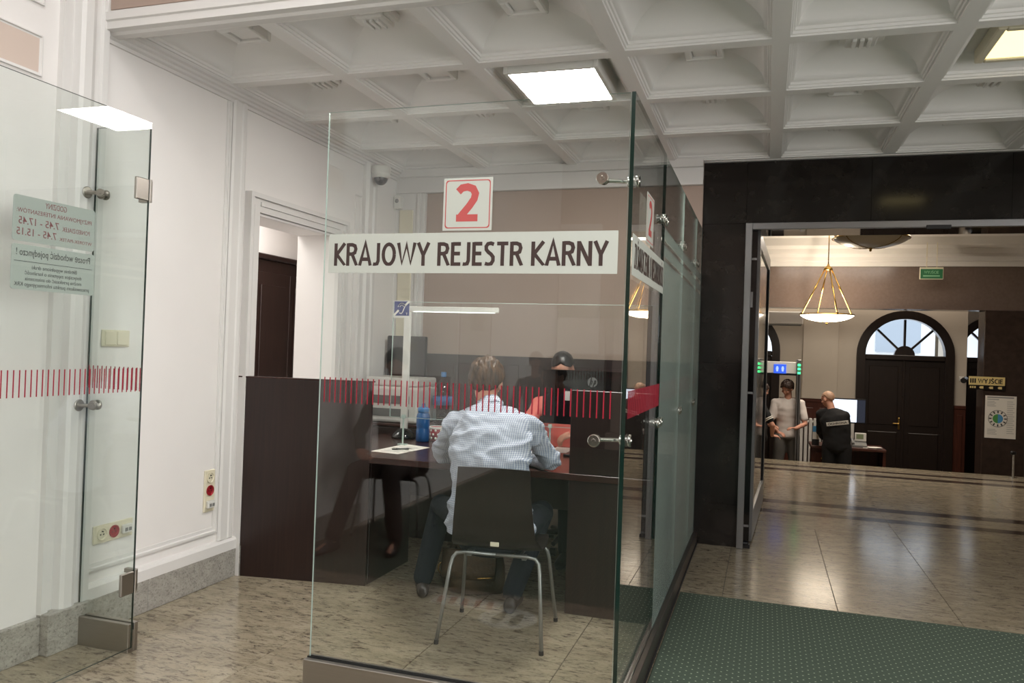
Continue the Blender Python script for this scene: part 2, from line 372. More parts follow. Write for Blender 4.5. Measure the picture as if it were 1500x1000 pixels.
GL = {  # condensed sans capitals: (width, strokes); strokes are polylines in a unit-high box
 'K': (.52, [[(.07, 0), (.07, 1)], [(.50, 1), (.12, .50), (.52, 0)]]), 'R': (.53, [[(.07, 0), (.07, 1)], [(.07, .93), (.27, .93), (.40, .88), (.445, .74), (.40, .58), (.27, .52), (.07, .52)], [(.27, .52), (.50, 0)]]),
 'A': (.60, [[(.045, 0), (.30, 1), (.555, 0)], [(.14, .29), (.46, .29)]]), 'J': (.34, [[(.25, 1), (.25, .22), (.20, .09), (.10, .06), (.01, .08)]]),
 'O': (.66, [[(.33 + .26 * math.cos(a), .5 + .44 * math.sin(a)) for a in [2 * PI * k / 20 for k in range(21)]]]), 'W': (.84, [[(.04, 1), (.22, .03), (.42, .92), (.62, .03), (.80, 1)]]),
 'Y': (.56, [[(.04, 1), (.28, .45), (.52, 1)], [(.28, .47), (.28, 0)]]), 'E': (.45, [[(.07, 0), (.07, 1)], [(.07, .93), (.43, .93)], [(.07, .52), (.40, .52)], [(.07, .07), (.43, .07)]]),
 'S': (.46, [[(.41, .90), (.28, .945), (.15, .92), (.075, .81), (.085, .68), (.17, .58), (.30, .48), (.385, .37), (.385, .22), (.31, .09), (.18, .055), (.04, .10)]]), 'T': (.50, [[(.25, 0), (.25, .93)], [(.01, .93), (.49, .93)]]),
 'N': (.60, [[(.07, 0), (.07, 1)], [(.07, .97), (.53, .03)], [(.53, 0), (.53, 1)]]), 'Z': (.48, [[(.03, .93), (.44, .93), (.04, .07), (.46, .07)]]), 'I': (.14, [[(.07, 0), (.07, 1)]]),
 'D': (.58, [[(.07, .93), (.24, .93), (.42, .82), (.50, .5), (.42, .18), (.24, .07), (.07, .07)], [(.07, 0), (.07, 1)]]), 'C': (.52, [[(.49, .90), (.34, .945), (.18, .88), (.085, .68), (.075, .42), (.15, .16), (.31, .055), (.49, .10)]]),
 'L': (.42, [[(.07, 1), (.07, .07)], [(.07, .07), (.41, .07)]]), 'Ś': (.46, None), '2': (.62, [[(.07, .80), (.16, .90), (.30, .925), (.44, .87), (.50, .74), (.47, .60), (.36, .42), (.14, .13)], [(.03, .09), (.57, .09)]]), ' ': (.22, []) }
GL['Ś'] = (.46, GL['S'][1] + [[(.19, 1.08), (.30, 1.22)]])
def strokes_bm(bm, body, o, ax, ay, w, h, sw=.16, gap=.075, lift=.0):
    o, ax, ay = V(*o), V(*ax), V(*ay); nz = ax.cross(ay)
    tot = sum(GL[c][0] for c in body) + gap * (len(body) - 1); kx = w / tot; x = 0
    for c in body:
        for st in GL[c][1]:
            p = [V((x + a) * kx, b * h, 0) for a, b in st]; n = []; hw = sw * h / 2; lift += 1.5e-5
            for i in range(len(p)):
                d0 = (p[i] - p[i - 1]).normalized() if i else (p[1] - p[0]).normalized(); d1 = (p[i + 1] - p[i]).normalized() if i < len(p) - 1 else d0
                n0, n1 = V(-d0.y, d0.x, 0), V(-d1.y, d1.x, 0); m = (n0 + n1)
                m = n0 if m.length < .3 else m.normalized(); n.append(m * hw / max(.45, m.dot(n0)))
            L = [bm.verts.new(o + ax * (q + m).x + ay * min(max((q + m).y, -.0 * h), 1.3 * h) + nz * lift) for q, m in zip(p, n)]
            R = [bm.verts.new(o + ax * (q - m).x + ay * min(max((q - m).y, -.0 * h), 1.3 * h) + nz * lift) for q, m in zip(p, n)]
            for i in range(len(p) - 1): bm.faces.new((R[i], R[i + 1], L[i + 1], L[i]))
        x += GL[c][0] + gap
def pane(name, lo, hi, parent, thin_axis, edge=edgeg):
    """a sheet of glass; its edges are the green cut glass"""
    bm = newbm(); box(bm, lo, hi)
    for f in bm.faces:
        f.normal_update(); f.material_index = 0 if abs(f.normal[thin_axis]) > 0.9 else 1
    return obj(name, bm, [glass, edge], parent)

# ------------------------------------------------------------------ setting: floor
XL, YB = -3.1, 6.25
bm = newbm(); box(bm, (-3.6, -6.2, -0.25), (5.2, 12.0, -0.004)); 
floor = struct('floor', bm, grout, 'beige granite tiled floor of the hall', 'floor')
XJ = [-3.1 + 0.0] + [-0.21 + 0.65 * k for k in range(-4, 9)] + [5.1]
YJ = [-0.0, 0.38, 1.76, 3.14, 4.52, 5.90, 7.28]
def tile(x0, x1, y0, y1, name='tile', m=None):
    bm = newbm(); g = 0.0015
    box(bm, (-(x1 - x0) / 2 + g, -(y1 - y0) / 2 + g, -0.02), ((x1 - x0) / 2 - g, (y1 - y0) / 2 - g, 0.0), 0.0012)
    o = obj(name, bm, m or granite, floor); o.location = ((x0 + x1) / 2, (y0 + y1) / 2, 0); return o
_cache = {}
def tiles(xj, yj, m=None):
    for x0, x1 in zip(xj, xj[1:]):
        for y0, y1 in zip(yj, yj[1:]):
            if x1 - x0 < 0.02: continue
            k = (round(x1 - x0, 3), round(y1 - y0, 3), m)
            if k in _cache: copy_part(_cache[k], ((x0 + x1) / 2, (y0 + y1) / 2, 0), floor)
            else: _cache[k] = tile(x0, x1, y0, y1, 'tile', m)
tiles(XJ, YJ)
far_x = [-0.21 + 1.3 * k for k in range(-2, 5)]
tiles(far_x, [7.28, 7.87]); tiles(far_x, [8.04, 8.40]); tiles(far_x, [8.60, 9.72, 10.89]); tiles(far_x, [11.09, 11.36]); tiles(far_x, [11.51, 12.0])
for y0, y1 in ((7.87, 8.04), (8.40, 8.60), (10.89, 11.09), (11.36, 11.51)):
    for x0, x1 in zip(far_x, far_x[1:]):
        tile(x0, x1, y0, y1, 'inlay_strip', darkgr)
bm = newbm(); box(bm, (-3.1, -6.0, -0.02), (5.1, -0.0, 0.0)); obj('slab', bm, granite, floor)

# ------------------------------------------------------------------ left wall with doorway
DY0, DY1, DZ = 4.26, 5.24, 2.26
bm = newbm()
box(bm, (-3.43, -6.2, 0), (XL, DY0, 3.5)); box(bm, (-3.43, DY1, 0), (XL, 6.75, 3.5)); box(bm, (-3.43, DY0, DZ), (XL, DY1, 3.5)); box(bm, (-3.43, -6.2, 3.5), (XL, 3.2, 4.75))
wall_left = struct('wall_left', bm, white, 'white panelled wall along the left with a doorway', 'wall')
def moulding_ring(y0, y1, z0, z1, w=0.05, name='panel_moulding', x=XL):
    bm = newbm(); prof = [(0, 0), (0, 0.012), (w * .35, 0.012), (w * .5, 0.005), (w, 0.004), (w, 0)]
    rings = []
    for d, h in prof:
        rings.append([bm.verts.new((x + h, yy, zz)) for yy, zz in ((y0 + d, z0 + d), (y1 - d, z0 + d), (y1 - d, z1 - d), (y0 + d, z1 - d))])
    for a, b in zip(rings, rings[1:]):
        for k in range(4): bm.faces.new((a[k], a[(k + 1) % 4], b[(k + 1) % 4], b[k]))
    return obj(name, bm, trimw, wall_left)
moulding_ring(3.015, 3.98, 0.30, 2.95, 0.035)
moulding_ring(5.50, 5.60, 0.3, 2.62, 0.012); moulding_ring(0.6, 2.68, 2.585, 2.765, 0.015); moulding_ring(0.6, 2.68, 2.90, 4.3, 0.02)
bm = newbm(); box(bm, (XL, 0.62, 2.60), (XL + 0.004, 2.667, 2.752)); obj('peach_panel', bm, peach, wall_left)
bm = newbm(); box(bm, (XL, 0.62, 2.92), (XL + 0.004, 2.66, 4.28)); obj('taupe_panel', bm, taupe, wall_left)
# base ledge, narrow strips, door casing
bm = newbm(); prism(bm, [(0, 0.17), (0.03, 0.17), (0.03, 0.225), (0.018, 0.24), (0, 0.245)], (XL, 3.0, 0), (1, 0, 0), (0, 0, 1), (0, 1, 0), 1.16); obj('base_ledge', bm, trimw, wall_left)
def strip(y0, y1, z0, z1, h=0.022, x=XL, par=None):
    bm = newbm(); w = y1 - y0
    prof = [(0, 0), (0, h * .6), (w * .12, h), (w * .3, h), (w * .36, h * .7), (w * .62, h * .7), (w * .68, h), (w * .88, h), (w, h * .6), (w, 0)]
    prism(bm, [(b, a) for a, b in prof], (x, y0, z0), (1, 0, 0), (0, 1, 0), (0, 0, 1), z1 - z0)
    return obj('pilaster_strip', bm, trimw, par or wall_left)
strip(3.985, 4.12, 0.245, 2.9)
strip(5.62, 5.80, 0.0, 2.9, 0.05)
strip(2.40, 2.46, 2.5, 4.4, 0.02)
def casing(y0, y1, z0, z1, par=wall_left):
    bm = newbm(); w = 0.115
    for a, b, zt in ((y0 - w, y0, z1 + w), (y1, y1 + w, z1 + w)):
        box(bm, (XL, a, z0), (XL + 0.03, b, zt)); 
        m_ = a + 0.0 if a < y0 else b - 0.03
        box(bm, (XL + 0.03, m_, z0), (XL + 0.05, m_ + 0.03, zt - .0305))
        q = (a + b) / 2; box(bm, (XL + 0.03, q - 0.012, z0), (XL + 0.04, q + 0.012, z1 + 0.039))
    box(bm, (XL, y0, z1), (XL + 0.03, y1, z1 + w)); box(bm, (XL + 0.03, y0 - w, z1 + w - 0.03), (XL + 0.05, y1 + w, z1 + w)); box(bm, (XL + 0.03, y0, z1 + 0.04), (XL + 0.04, y1, z1 + 0.065))
    box(bm, (XL - 0.02, y0, z1 - 0.018), (XL + 0.012, y1, z1 - 0.003))
    return obj('door_casing', bm, trimw, par)
casing(DY0, DY1, 0, DZ)
# fluted end pilaster where the glass meets the wall
bm = newbm()
prof = [(0, 2.765), (.03, 2.765), (.03, 2.80), (.012, 2.808), (.012, 2.835), (.045, 2.845), (.058, 2.86), (.06, 2.90), (.05, 2.925), (.035, 2.93), (.035, 2.965), (.05, 2.972), (.05, 3.005), (0, 3.01)]
prism(bm, prof, (XL, 0, 0.18), (1, 0, 0), (0, 1, 0), (0, 0, 1), 4.5)
struct('trim_1', bm, trimw, 'white fluted pilaster on the left wall beside the glass', 'pilaster')
# skirting of granite pieces
base = newbm(); box(base, (XL, 3.03, 0), (XL + 0.012, 4.14, 0.16)); base = struct('baseboard_left', base, grout, 'granite skirting along the foot of the left wall', 'baseboard')
def skirt(y0, y1, x1=XL + 0.03, z1=0.17, x0=XL):
    bm = newbm(); box(bm, (x0, y0 + .001, 0), (x1, y1 - .001, z1), 0.003); return obj('skirting_stone', bm, skirtgr, base)
for a, b in ((0.2, 1.1), (1.1, 1.95), (1.95, 2.765), (3.015, 3.42), (3.42, 3.78), (3.78, 4.145)): skirt(a, b)
skirt(2.765, 3.012, XL + 0.075, 0.185); skirt(4.145, 4.262, XL + .052, .2)
# corridor seen through the doorway
bm = newbm(); box(bm, (-4.75, 2.6, 0), (-4.6, 9.5, 3.2)); box(bm, (-4.6, 9.3, 0), (-3.43, 9.5, 3.2)); box(bm, (-4.6, 2.6, 0), (-3.43, 2.75, 3.2)); struct('wall_corridor', bm, white, 'white corridor wall beyond the left doorway', 'wall')
bm = newbm(); box(bm, (-4.75, 2.6, 3.0), (-3.43, 9.5, 3.2)); box(bm, (-4.75, 2.6, -0.2), (-3.43, 9.5, 0.0)); struct('trim_2', bm, white, 'pale corridor ceiling and floor beyond the left doorway', 'corridor')
t = thing('wooden_door', 'dark brown panelled wooden door seen through the white doorway', 'door', (-4.6, 6.9, 0))
bm = newbm(); box(bm, (-4.6, 6.05, 0), (-4.54, 7.6, 2.22), 0.006); box(bm, (-4.6, 6.0, 2.22), (-4.5, 7.65, 2.27), 0.01); obj('door_frame', bm, wenge, t)
for a, b in ((6.3, 6.74), (6.86, 7.3)):
    bm = newbm(); box(bm, (-4.54, a - .06, 0), (-4.52, b + .06, 2.10), 0.004); lf = obj('door_leaf', bm, wenge, t)
    bm = newbm(); box(bm, (-4.52, a + .02, 0.15), (-4.508, b - .02, 1.98), 0.01); obj('raised_panel', bm, wenge, lf)

# ------------------------------------------------------------------ back wall of the booth
bm = newbm(); box(bm, (-3.43, YB, 0), (-0.50, 6.75, 3.5))
wall_back = struct('wall_back', bm, taupe, 'taupe back wall behind the service booth', 'wall')
bm = newbm(); box(bm, (XL, YB - 0.03, 2.78), (-0.5, YB, 3.0)); box(bm, (XL, YB - 0.05, 2.765), (-0.5, YB, 2.80)); box(bm, (XL, YB - 0.07, 2.90), (-0.5, YB, 2.96)); obj('frieze', bm, trimw, wall_back)
bm = newbm(); box(bm, (XL, YB - 0.03, 0), (-2.83, YB, 2.78)); bz = obj('white_pilaster', bm, trimw, wall_back)
bm = newbm(); box(bm, (-3.06, YB - 0.045, 1.42), (-2.93, YB - 0.03, 2.62), 0.006); obj('pilaster_panel', bm, creamp, bz)
bm = newbm(); box(bm, (-2.89, YB - 0.05, 0), (-2.865, YB - 0.03, 2.76)); box(bm, (-2.845, YB - 0.04, 0), (-2.82, YB - 0.0, 2.76)); obj('pilaster_fillet', bm, trimw, bz)
bm = newbm(); box(bm, (-2.80, YB - 0.035, 0.85), (-0.52, YB, 1.36)); box(bm, (-2.80, YB - 0.045, 1.36), (-0.52, YB, 1.39)); wc = obj('wood_wainscot', bm, wenge, wall_back)
for x in (-2.2, -1.6, -1.0):
    bm = newbm(); box(bm, (x - .27, YB - 0.042, 0.9), (x + .27, YB - 0.035, 1.32), 0.003); obj('wainscot_panel', bm, wenge, wc)

# ------------------------------------------------------------------ stone portal wall
PX0, PX1, PZ = -0.175, 2.75, 2.44
pw = newbm(); box(pw, (-0.49, 6.32, 0), (PX0 - 0.02, 6.75, 3.6)); box(pw, (PX1 + .02, 6.32, 0), (5.2, 6.75, 3.6)); box(pw, (PX0 - .02, 6.32, PZ + .02), (PX1 + .02, 6.75, 3.6))
pw = struct('wall_portal', pw, rubber, 'dark polished stone wall around the passage to the entrance hall', 'wall')
def slab(x0, x1, z0, z1):
    bm = newbm(); g = 0.0006; box(bm, (x0 + g, 6.29, z0 + g), (x1 - g, 6.335, z1 - g), 0.001); o = obj('stone_slab', bm, blackst, pw); return o
for z0, z1 in ((0, 0.32), (0.32, 1.40), (1.40, 2.47), (2.47, 2.945)): slab(-0.51, PX0, z0, z1)
for x0, x1 in ((PX0, 0.70), (0.70, 1.60), (1.60, 2.75), (2.75, 3.3)): slab(x0, x1, 2.47, 2.945)
for z0, z1 in ((0, 1.40), (1.40, 2.47)): slab(PX1, 3.3, z0, z1)
bm = newbm(); box(bm, (-0.51, 6.3355, 0), (-0.49, 6.75, 2.945)); box(bm, (PX0 - .02, 6.3355, 0), (PX0, 6.75, PZ)); box(bm, (PX1, 6.3355, 0), (PX1 + .02, 6.75, PZ)); obj('stone_return', bm, blackst, pw)
bm = newbm(); box(bm, (PX0, 6.3355, PZ), (PX1, 6.75, PZ + 0.02)); obj('polished_soffit', bm, mat('mirror_soffit', srgb(150, 140, 132), 0.03, 0.9), pw)
# ------------------------------------------------------------------ ceiling of coffers
CP, CX0, CY0, CZ = 0.776, -3.08, 3.151, 2.95
bm = newbm(); box(bm, (-3.43, 3.10, 3.22), (5.2, 6.75, 3.6)); ceil = struct('ceiling', bm, plaster, 'white plaster coffered ceiling over the booth', 'ceiling')
def coffer_mesh(kind):
    bm = newbm(); h = CP / 2
    prof = [(h, 0), (h - .040, 0), (h - .042, .008), (h - .05, .010), (h - .052, .022), (h - .060, .024), (h - .063, .038), (h - .078, .042)]
    CD = .165
    R0 = h - .078
    if kind == 'flat': prof += [(R0 - .02, .10), (R0 - .05, .105), (0.02, .105)]
    else:
        for k in range(1, 9):
            a = k / 8 * PI / 2; prof.append((0.09 + (R0 - 0.09) * math.cos(a), .042 + (CD - .042) * math.sin(a)))
        prof += [(0.02, CD)]
    rings = [[bm.verts.new((sx * d, sy * d, z)) for sx, sy in ((-1, -1), (1, -1), (1, 1), (-1, 1))] for d, z in prof]
    for a, b in zip(rings, rings[1:]):
        for k in range(4): bm.faces.new((a[k], a[(k + 1) % 4], b[(k + 1) % 4], b[k])).smooth = True
    bm.faces.new(list(reversed(rings[-1])))
    for k in range(4):                       # sharp hips
        for a, b in zip(rings, rings[1:]):
            e = bm.edges.get((a[k], b[k])); e.smooth = False
    for a, b in zip(rings[:8], rings[1:8]):
        for k in range(4):
            e = bm.edges.get((a[k], a[(k + 1) % 4])); e.smooth = False
    return bm
def rosette(kind):
    bm = newbm()
    if kind == 'plain':
        for a, b, c, d in ((-.1, -.1, .1, -.065), (-.1, .065, .1, .1), (-.1, -.065, -.065, .065), (.065, -.065, .1, .065)): box(bm, (a, b, .11), (c, d, .17), 0.006)
        box(bm, (-.062, -.062, .125), (.062, .062, .17), 0.004)
    else:
        box(bm, (-.11, -.055, .125), (.11, .055, .17), 0.008); box(bm, (-.055, -.11, .125), (.055, .11, .17), 0.008)
        box(bm, (-.075, -.075, .11), (.075, .075, .17), 0.008)
        for k in range(3): box(bm, (-.045 + k * .035, -.05, .095), (-.025 + k * .035, .05, .115), 0.003)
    return bm
cof, ros = {}, {}
for j in range(4):
    for i in range(8):
        k = 'flat' if (i, j) in ((2, 1), (5, 1)) else 'cove'
        c = (CX0 + CP * (i + .5), CY0 + CP * (j + .5), CZ)
        if k in cof: o = copy_part(cof[k], c, ceil)
        else:
            o = obj('coffer', coffer_mesh(k), plaster, ceil, fixn=False); o.location = c; cof[k] = o
        if k == 'cove':
            r = 'step' if (i + j) % 2 else 'plain'
            if r in ros: q = copy_part(ros[r], (0, 0, 0), o)
            else: q = obj('rosette', rosette(r), plaster, o); ros[r] = q
# edge mouldings along the left wall, the back and the beam
bm = newbm(); prism(bm, [(0, 2.875), (.014, 2.875), (.016, 2.892), (.032, 2.898), (.034, 2.912), (.048, 2.918), (.05, 2.932), (.066, 2.938), (.068, 2.952), (0, 2.952)], (XL, 2.99, 0), (1, 0, 0), (0, 0, 1), (0, 1, 0), 3.26)
struct('trim_3', bm, trimw, 'white stepped cornice under the coffers on the left wall', 'cornice')
bm = newbm(); prism(bm, [(2.99, 4.7), (2.99, 3.0), (2.975, 2.995), (2.975, 2.955), (2.985, 2.95), (2.985, 2.915), (3.02, 2.912), (3.03, 2.90), (3.075, 2.90), (3.08, 2.925), (3.11, 2.93), (3.115, 2.95), (3.152, 2.952), (3.152, 4.7)], (XL, 0, 0), (0, 1, 0), (0, 0, 1), (1, 0, 0), 8.2)
beam = struct('trim_4', bm, trimw, 'white beam across the opening in front of the coffers', 'beam')
bm = newbm(); box(bm, (-3.03, 2.984, 3.005), (5.1, 2.99, 4.5)); obj('taupe_panel', bm, taupe, beam)
bm = newbm(); box(bm, (-0.5, 6.255, 2.945), (5.1, 6.34, 3.02)); obj('end_fillet', bm, trimw, beam)

# ------------------------------------------------------------------ front hall round the camera
bm = newbm(); box(bm, (-3.43, -6.2, 0), (5.2, -6.0, 4.75)); struct('wall_front', bm, taupe, 'pale wall at the back of the waiting hall', 'wall')
bm = newbm(); box(bm, (3.3, 3.0, 0), (3.45, 6.4, 3.6)); box(bm, (5.05, -6.2, 0), (5.2, 3.1, 4.75)); box(bm, (3.3, 3.0, 0), (5.2, 3.15, 3.6)); struct('wall_right', bm, white, 'pale wall on the right side of the waiting hall', 'wall')
bm = newbm(); box(bm, (-3.43, -6.2, 4.6), (5.2, 3.2, 4.8)); struct('ceiling_hall', bm, white, 'high white ceiling of the waiting hall', 'ceiling')
for x in (-2.0, 0.2, 2.4, 4.4):
    bm = newbm(); box(bm, (x - .2, -6.0, 0), (x + .2, -5.85, 4.6), 0.02); box(bm, (x - .26, -6.0, 0), (x + .26, -5.8, .25), .01)
    struct('trim_5', bm, taupe, 'flat pilaster on the far wall of the waiting hall', 'pilaster')

bm = newbm(); box(bm, (-3.05, -5.995, 0), (5.05, -5.93, 1.35), .005); box(bm, (-3.05, -5.995, 1.35), (5.05, -5.91, 1.40), .008); struct('trim_11', bm, wenge, 'dark wood wainscot along the far wall of the waiting hall', 'wainscot')
for x in (-2.75, -1.15, 1.3):
    bm = newbm(); box(bm, (x - .32, -5.97, 1.42), (x + .32, -5.88, 3.4), .01); struct('trim_12', bm, trimw, 'pale raised panel on the far wall of the waiting hall', 'wall panel')
bm = newbm()  # frame bars added out of view around the side fill light
for y in (-2.9, -1.75, -.6, .55, 1.7): box(bm, (4.96, y - .04, .3), (5.05, y + .04, 2.95), .01)
for z in (.3, 1.6, 2.95): box(bm, (4.96, -2.94, z - .04), (5.05, 1.74, z + .04), .01)
struct('added_window_frame', bm, trimw, 'white window frame added round the side fill light of the waiting hall', 'window')
# ------------------------------------------------------------------ glass booth
YF, ZT = 2.96, 2.432
def stripes(parent, pts, w_axis, z0=1.2, z1=1.306, t=0.0012, w=0.0048):
    first = None
    for p in pts:
        if first is None:
            bm = newbm(); hw = V(0, 0, 0); 
            d = [t / 2] * 3; d[w_axis] = w / 2; d[2] = (z1 - z0) / 2
            box(bm, [-q for q in d], d)
            P = WM[parent]; q = P.inverted() @ V(p[0], p[1], (z0 + z1) / 2)
            me = bpy.data.meshes.new('stripe'); bm.to_mesh(me); bm.free(); me.materials.append(stripered)
            o = bpy.data.objects.new('stripe', me); COL.objects.link(o); o.parent = parent; o.location = q; first = o
        else: copy_part(first, WM[parent].inverted() @ V(p[0], p[1], (z0 + z1) / 2), parent)
def number_sign(parent, o, ax, nz, w=0.21, h=0.212):
    o, ax, nz = V(*o), V(*ax), V(*nz); up = V(0, 0, 1)
    bm = newbm(); prism(bm, [(0, 0), (w, 0), (w, h), (0, h)], o, ax, up, nz, 0.001); pl = obj('number_plate', bm, bandm, parent)
    bm = newbm(); b0, b1 = 0.009, 0.013; r = 0.012
    def rr(i):
        pts = []
        for cx, cy, a0 in ((w - i - r, i + r, -PI / 2), (w - i - r, h - i - r, 0), (i + r, h - i - r, PI / 2), (i + r, i + r, PI)):
            for k in range(5): a = a0 + k * PI / 8; pts.append((cx + r * math.cos(a), cy + r * math.sin(a)))
        return pts
    A = [bm.verts.new(o + ax * x + up * y + nz * .0015) for x, y in rr(b0)]; B = [bm.verts.new(o + ax * x + up * y + nz * .0015) for x, y in rr(b1)]
    for k in range(len(A)): bm.faces.new((A[k], A[(k + 1) % len(A)], B[(k + 1) % len(A)], B[k]))
    obj('border_line', bm, signred, pl)
    bm = newbm(); strokes_bm(bm, '2', o + ax * .052 + up * .036 + nz * .0014, ax, up, .106, .15, .2); obj('numeral', bm, signred, pl)
def disc_clamp(bm, c, axis, r=0.024, t=0.012):
    c, axis = V(*c), V(*axis).normalized()
    lathe(bm, [(0.001, 0), (r * .9, 0), (r, .003), (r, t - .003), (r * .88, t), (r * .35, t), (r * .3, t + .002), (.001, t + .002)], c, 22, axis)

t = thing('glass_partition', 'clear glass front pane of the booth with its lettered white banner and steel foot', 'glass partition', (-1.16, YF, 0))
front_part = t
g = pane('pane', (-1.803, YF - .005, .10), (-.513, YF + .005, ZT), t, 1, edgel)
bm = newbm(); box(bm, (-1.815, 2.925, 0), (-.50, 2.953, .118), .002); box(bm, (-1.815, 2.967, 0), (-.50, 2.995, .118), .002); box(bm, (-1.815, 2.953, 0), (-.50, 2.967, .09)); obj('steel_foot', bm, steel, t)
bm = newbm(); box(bm, (-1.812, 2.953, .09), (-.503, YF - .0052, .124)); box(bm, (-1.812, YF + .0052, .09), (-.503, 2.967, .124)); obj('gasket', bm, rubber, t)
number_sign(t, (-1.261, 2.9545, 1.919), (1, 0, 0), (0, -1, 0))
bm = newbm(); box(bm, (-1.779, 2.9535, 1.747), (-.543, 2.9547, 1.911)); bn = obj('banner', bm, bandm, t)
bm = newbm()
strokes_bm(bm, 'KRAJOWY REJESTR KARNY', (-1.752, 2.9532, 1.777), (1, 0, 0), (0, 0, 1), 1.172, .095); obj('lettering', bm, inkbrown, bn)
stripes(t, [(-1.777 + .0255 * k, 2.9545) for k in range(49)], 0)
for z in (2.11, 1.115):
    bm = newbm(); disc_clamp(bm, (-.61, 2.954, z), (0, -1, 0)); disc_clamp(bm, (-.61, 2.966, z), (0, 1, 0), .02, .02)
    tube(bm, [(-.61, 2.985, z), (-.60, 3.0, z), (-.56, 3.015, z), (-.522, 3.03, z)], .008, 10)
    disc_clamp(bm, (-.507, 3.031, z), (-1, 0, 0), .02, .02); disc_clamp(bm, (-.493, 3.031, z), (1, 0, 0)); smooth_by_angle(obj('corner_clamp', bm, chrome, t))

t = thing('glass_partition', 'frosted glass side wall of the booth running back to the dark stone', 'glass partition', (-.5, 4.6, 0))
PJ = [2.972, 3.93, 4.88, 5.80, 6.27]
for a, b in zip(PJ, PJ[1:]): pane('pane', (-.508 if a < 3 else -.503, a + .002 if a > 3 else 2.949, .09), (-.493 if a < 3 else -.497, b - .002, ZT), t, 0, edgeg if a < 3 else edgel)
bm = newbm(); box(bm, (-.533, 2.998, 0), (-.507, 6.27, .10), .002); box(bm, (-.493, 2.998, 0), (-.467, 6.27, .10), .002); box(bm, (-.507, 2.998, 0), (-.493, 6.27, .085)); obj('floor_rail', bm, bronze, t)
bm = newbm(); box(bm, (-.467, 2.998, 0), (-.462, 6.27, .018)); obj('rubber_seal', bm, rubber, t)
number_sign(t, (-.4928, 3.318, 1.919), (0, 1, 0), (1, 0, 0))
bm = newbm(); box(bm, (-.4929, 2.98, 1.747), (-.4919, 3.925, 1.905)); bn = obj('banner', bm, bandm, t)
bm = newbm(); strokes_bm(bm, 'ZAŚWIADCZENIA O NIEKARALNOŚCI', (-.4916, 3.03, 1.777), (0, 1, 0), (0, 0, 1), .87, .095); obj('lettering', bm, inkbrown, bn)
for a, b in zip(PJ[1:-1], PJ[2:]):
    for z0, z1 in ((.10, 1.915), (1.937, 1.99), (2.018, 2.075)):
        bm = newbm(); box(bm, (-.4945, a + .002, z0), (-.4938, b - .002, z1)); obj('frosted_film', bm, frost, t)
stripes(t, [(-.4921 if k < 36 else -.5058, 3.0 + .0255 * k) for k in range(128)], 1)
for y in (3.93, 4.88, 5.80):
    for z in (2.11, 1.115):
        bm = newbm()
        for s in (-1, 1):
            disc_clamp(bm, (-.4935, y + s * .045, z), (1, 0, 0)); disc_clamp(bm, (-.5065, y + s * .045, z), (-1, 0, 0), .02, .022)
        tube(bm, [(-.525, y - .045, z), (-.53, y, z), (-.525, y + .045, z)], .008, 10); smooth_by_angle(obj('pane_clamp', bm, chrome, t))

t = thing('glass_partition', 'narrow fixed glass panel between the left wall and the open door', 'glass partition', (-2.9, YF, 0))
pane('pane', (-3.055, YF - .005, .11), (-2.742, YF + .005, ZT), t, 1)
bm = newbm(); box(bm, (-3.055, 2.93, 0), (-2.735, 2.953, .132), .002); box(bm, (-3.055, 2.967, 0), (-2.735, 2.99, .132), .002); box(bm, (-3.055, 2.953, 0), (-2.735, 2.967, .1)); obj('steel_foot', bm, steel, t)
stripes(t, [(-3.045 + .0255 * k, 2.9545) for k in range(12)], 0)
for z in (2.114, 1.12):
    bm = newbm(); disc_clamp(bm, (-3.055 + .05, 2.953, z), (0, -1, 0), .024, .012); disc_clamp(bm, (-3.005, 2.967, z), (0, 1, 0), .024, .012)
    disc_clamp(bm, (-3.045, 2.90, z), (1, 0, 0), .028, .01)
    tube(bm, [(-3.04, 2.90, z), (-3.02, 2.90, z), (-2.985, 2.925, z), (-2.965, 2.935, z)], .009, 10); ball(bm, (-2.96, 2.935, z), .013)
    disc_clamp(bm, (-2.985, 2.925, z), (.5, -1, 0), .019, .016); smooth_by_angle(obj('wall_clamp', bm, steel, t))

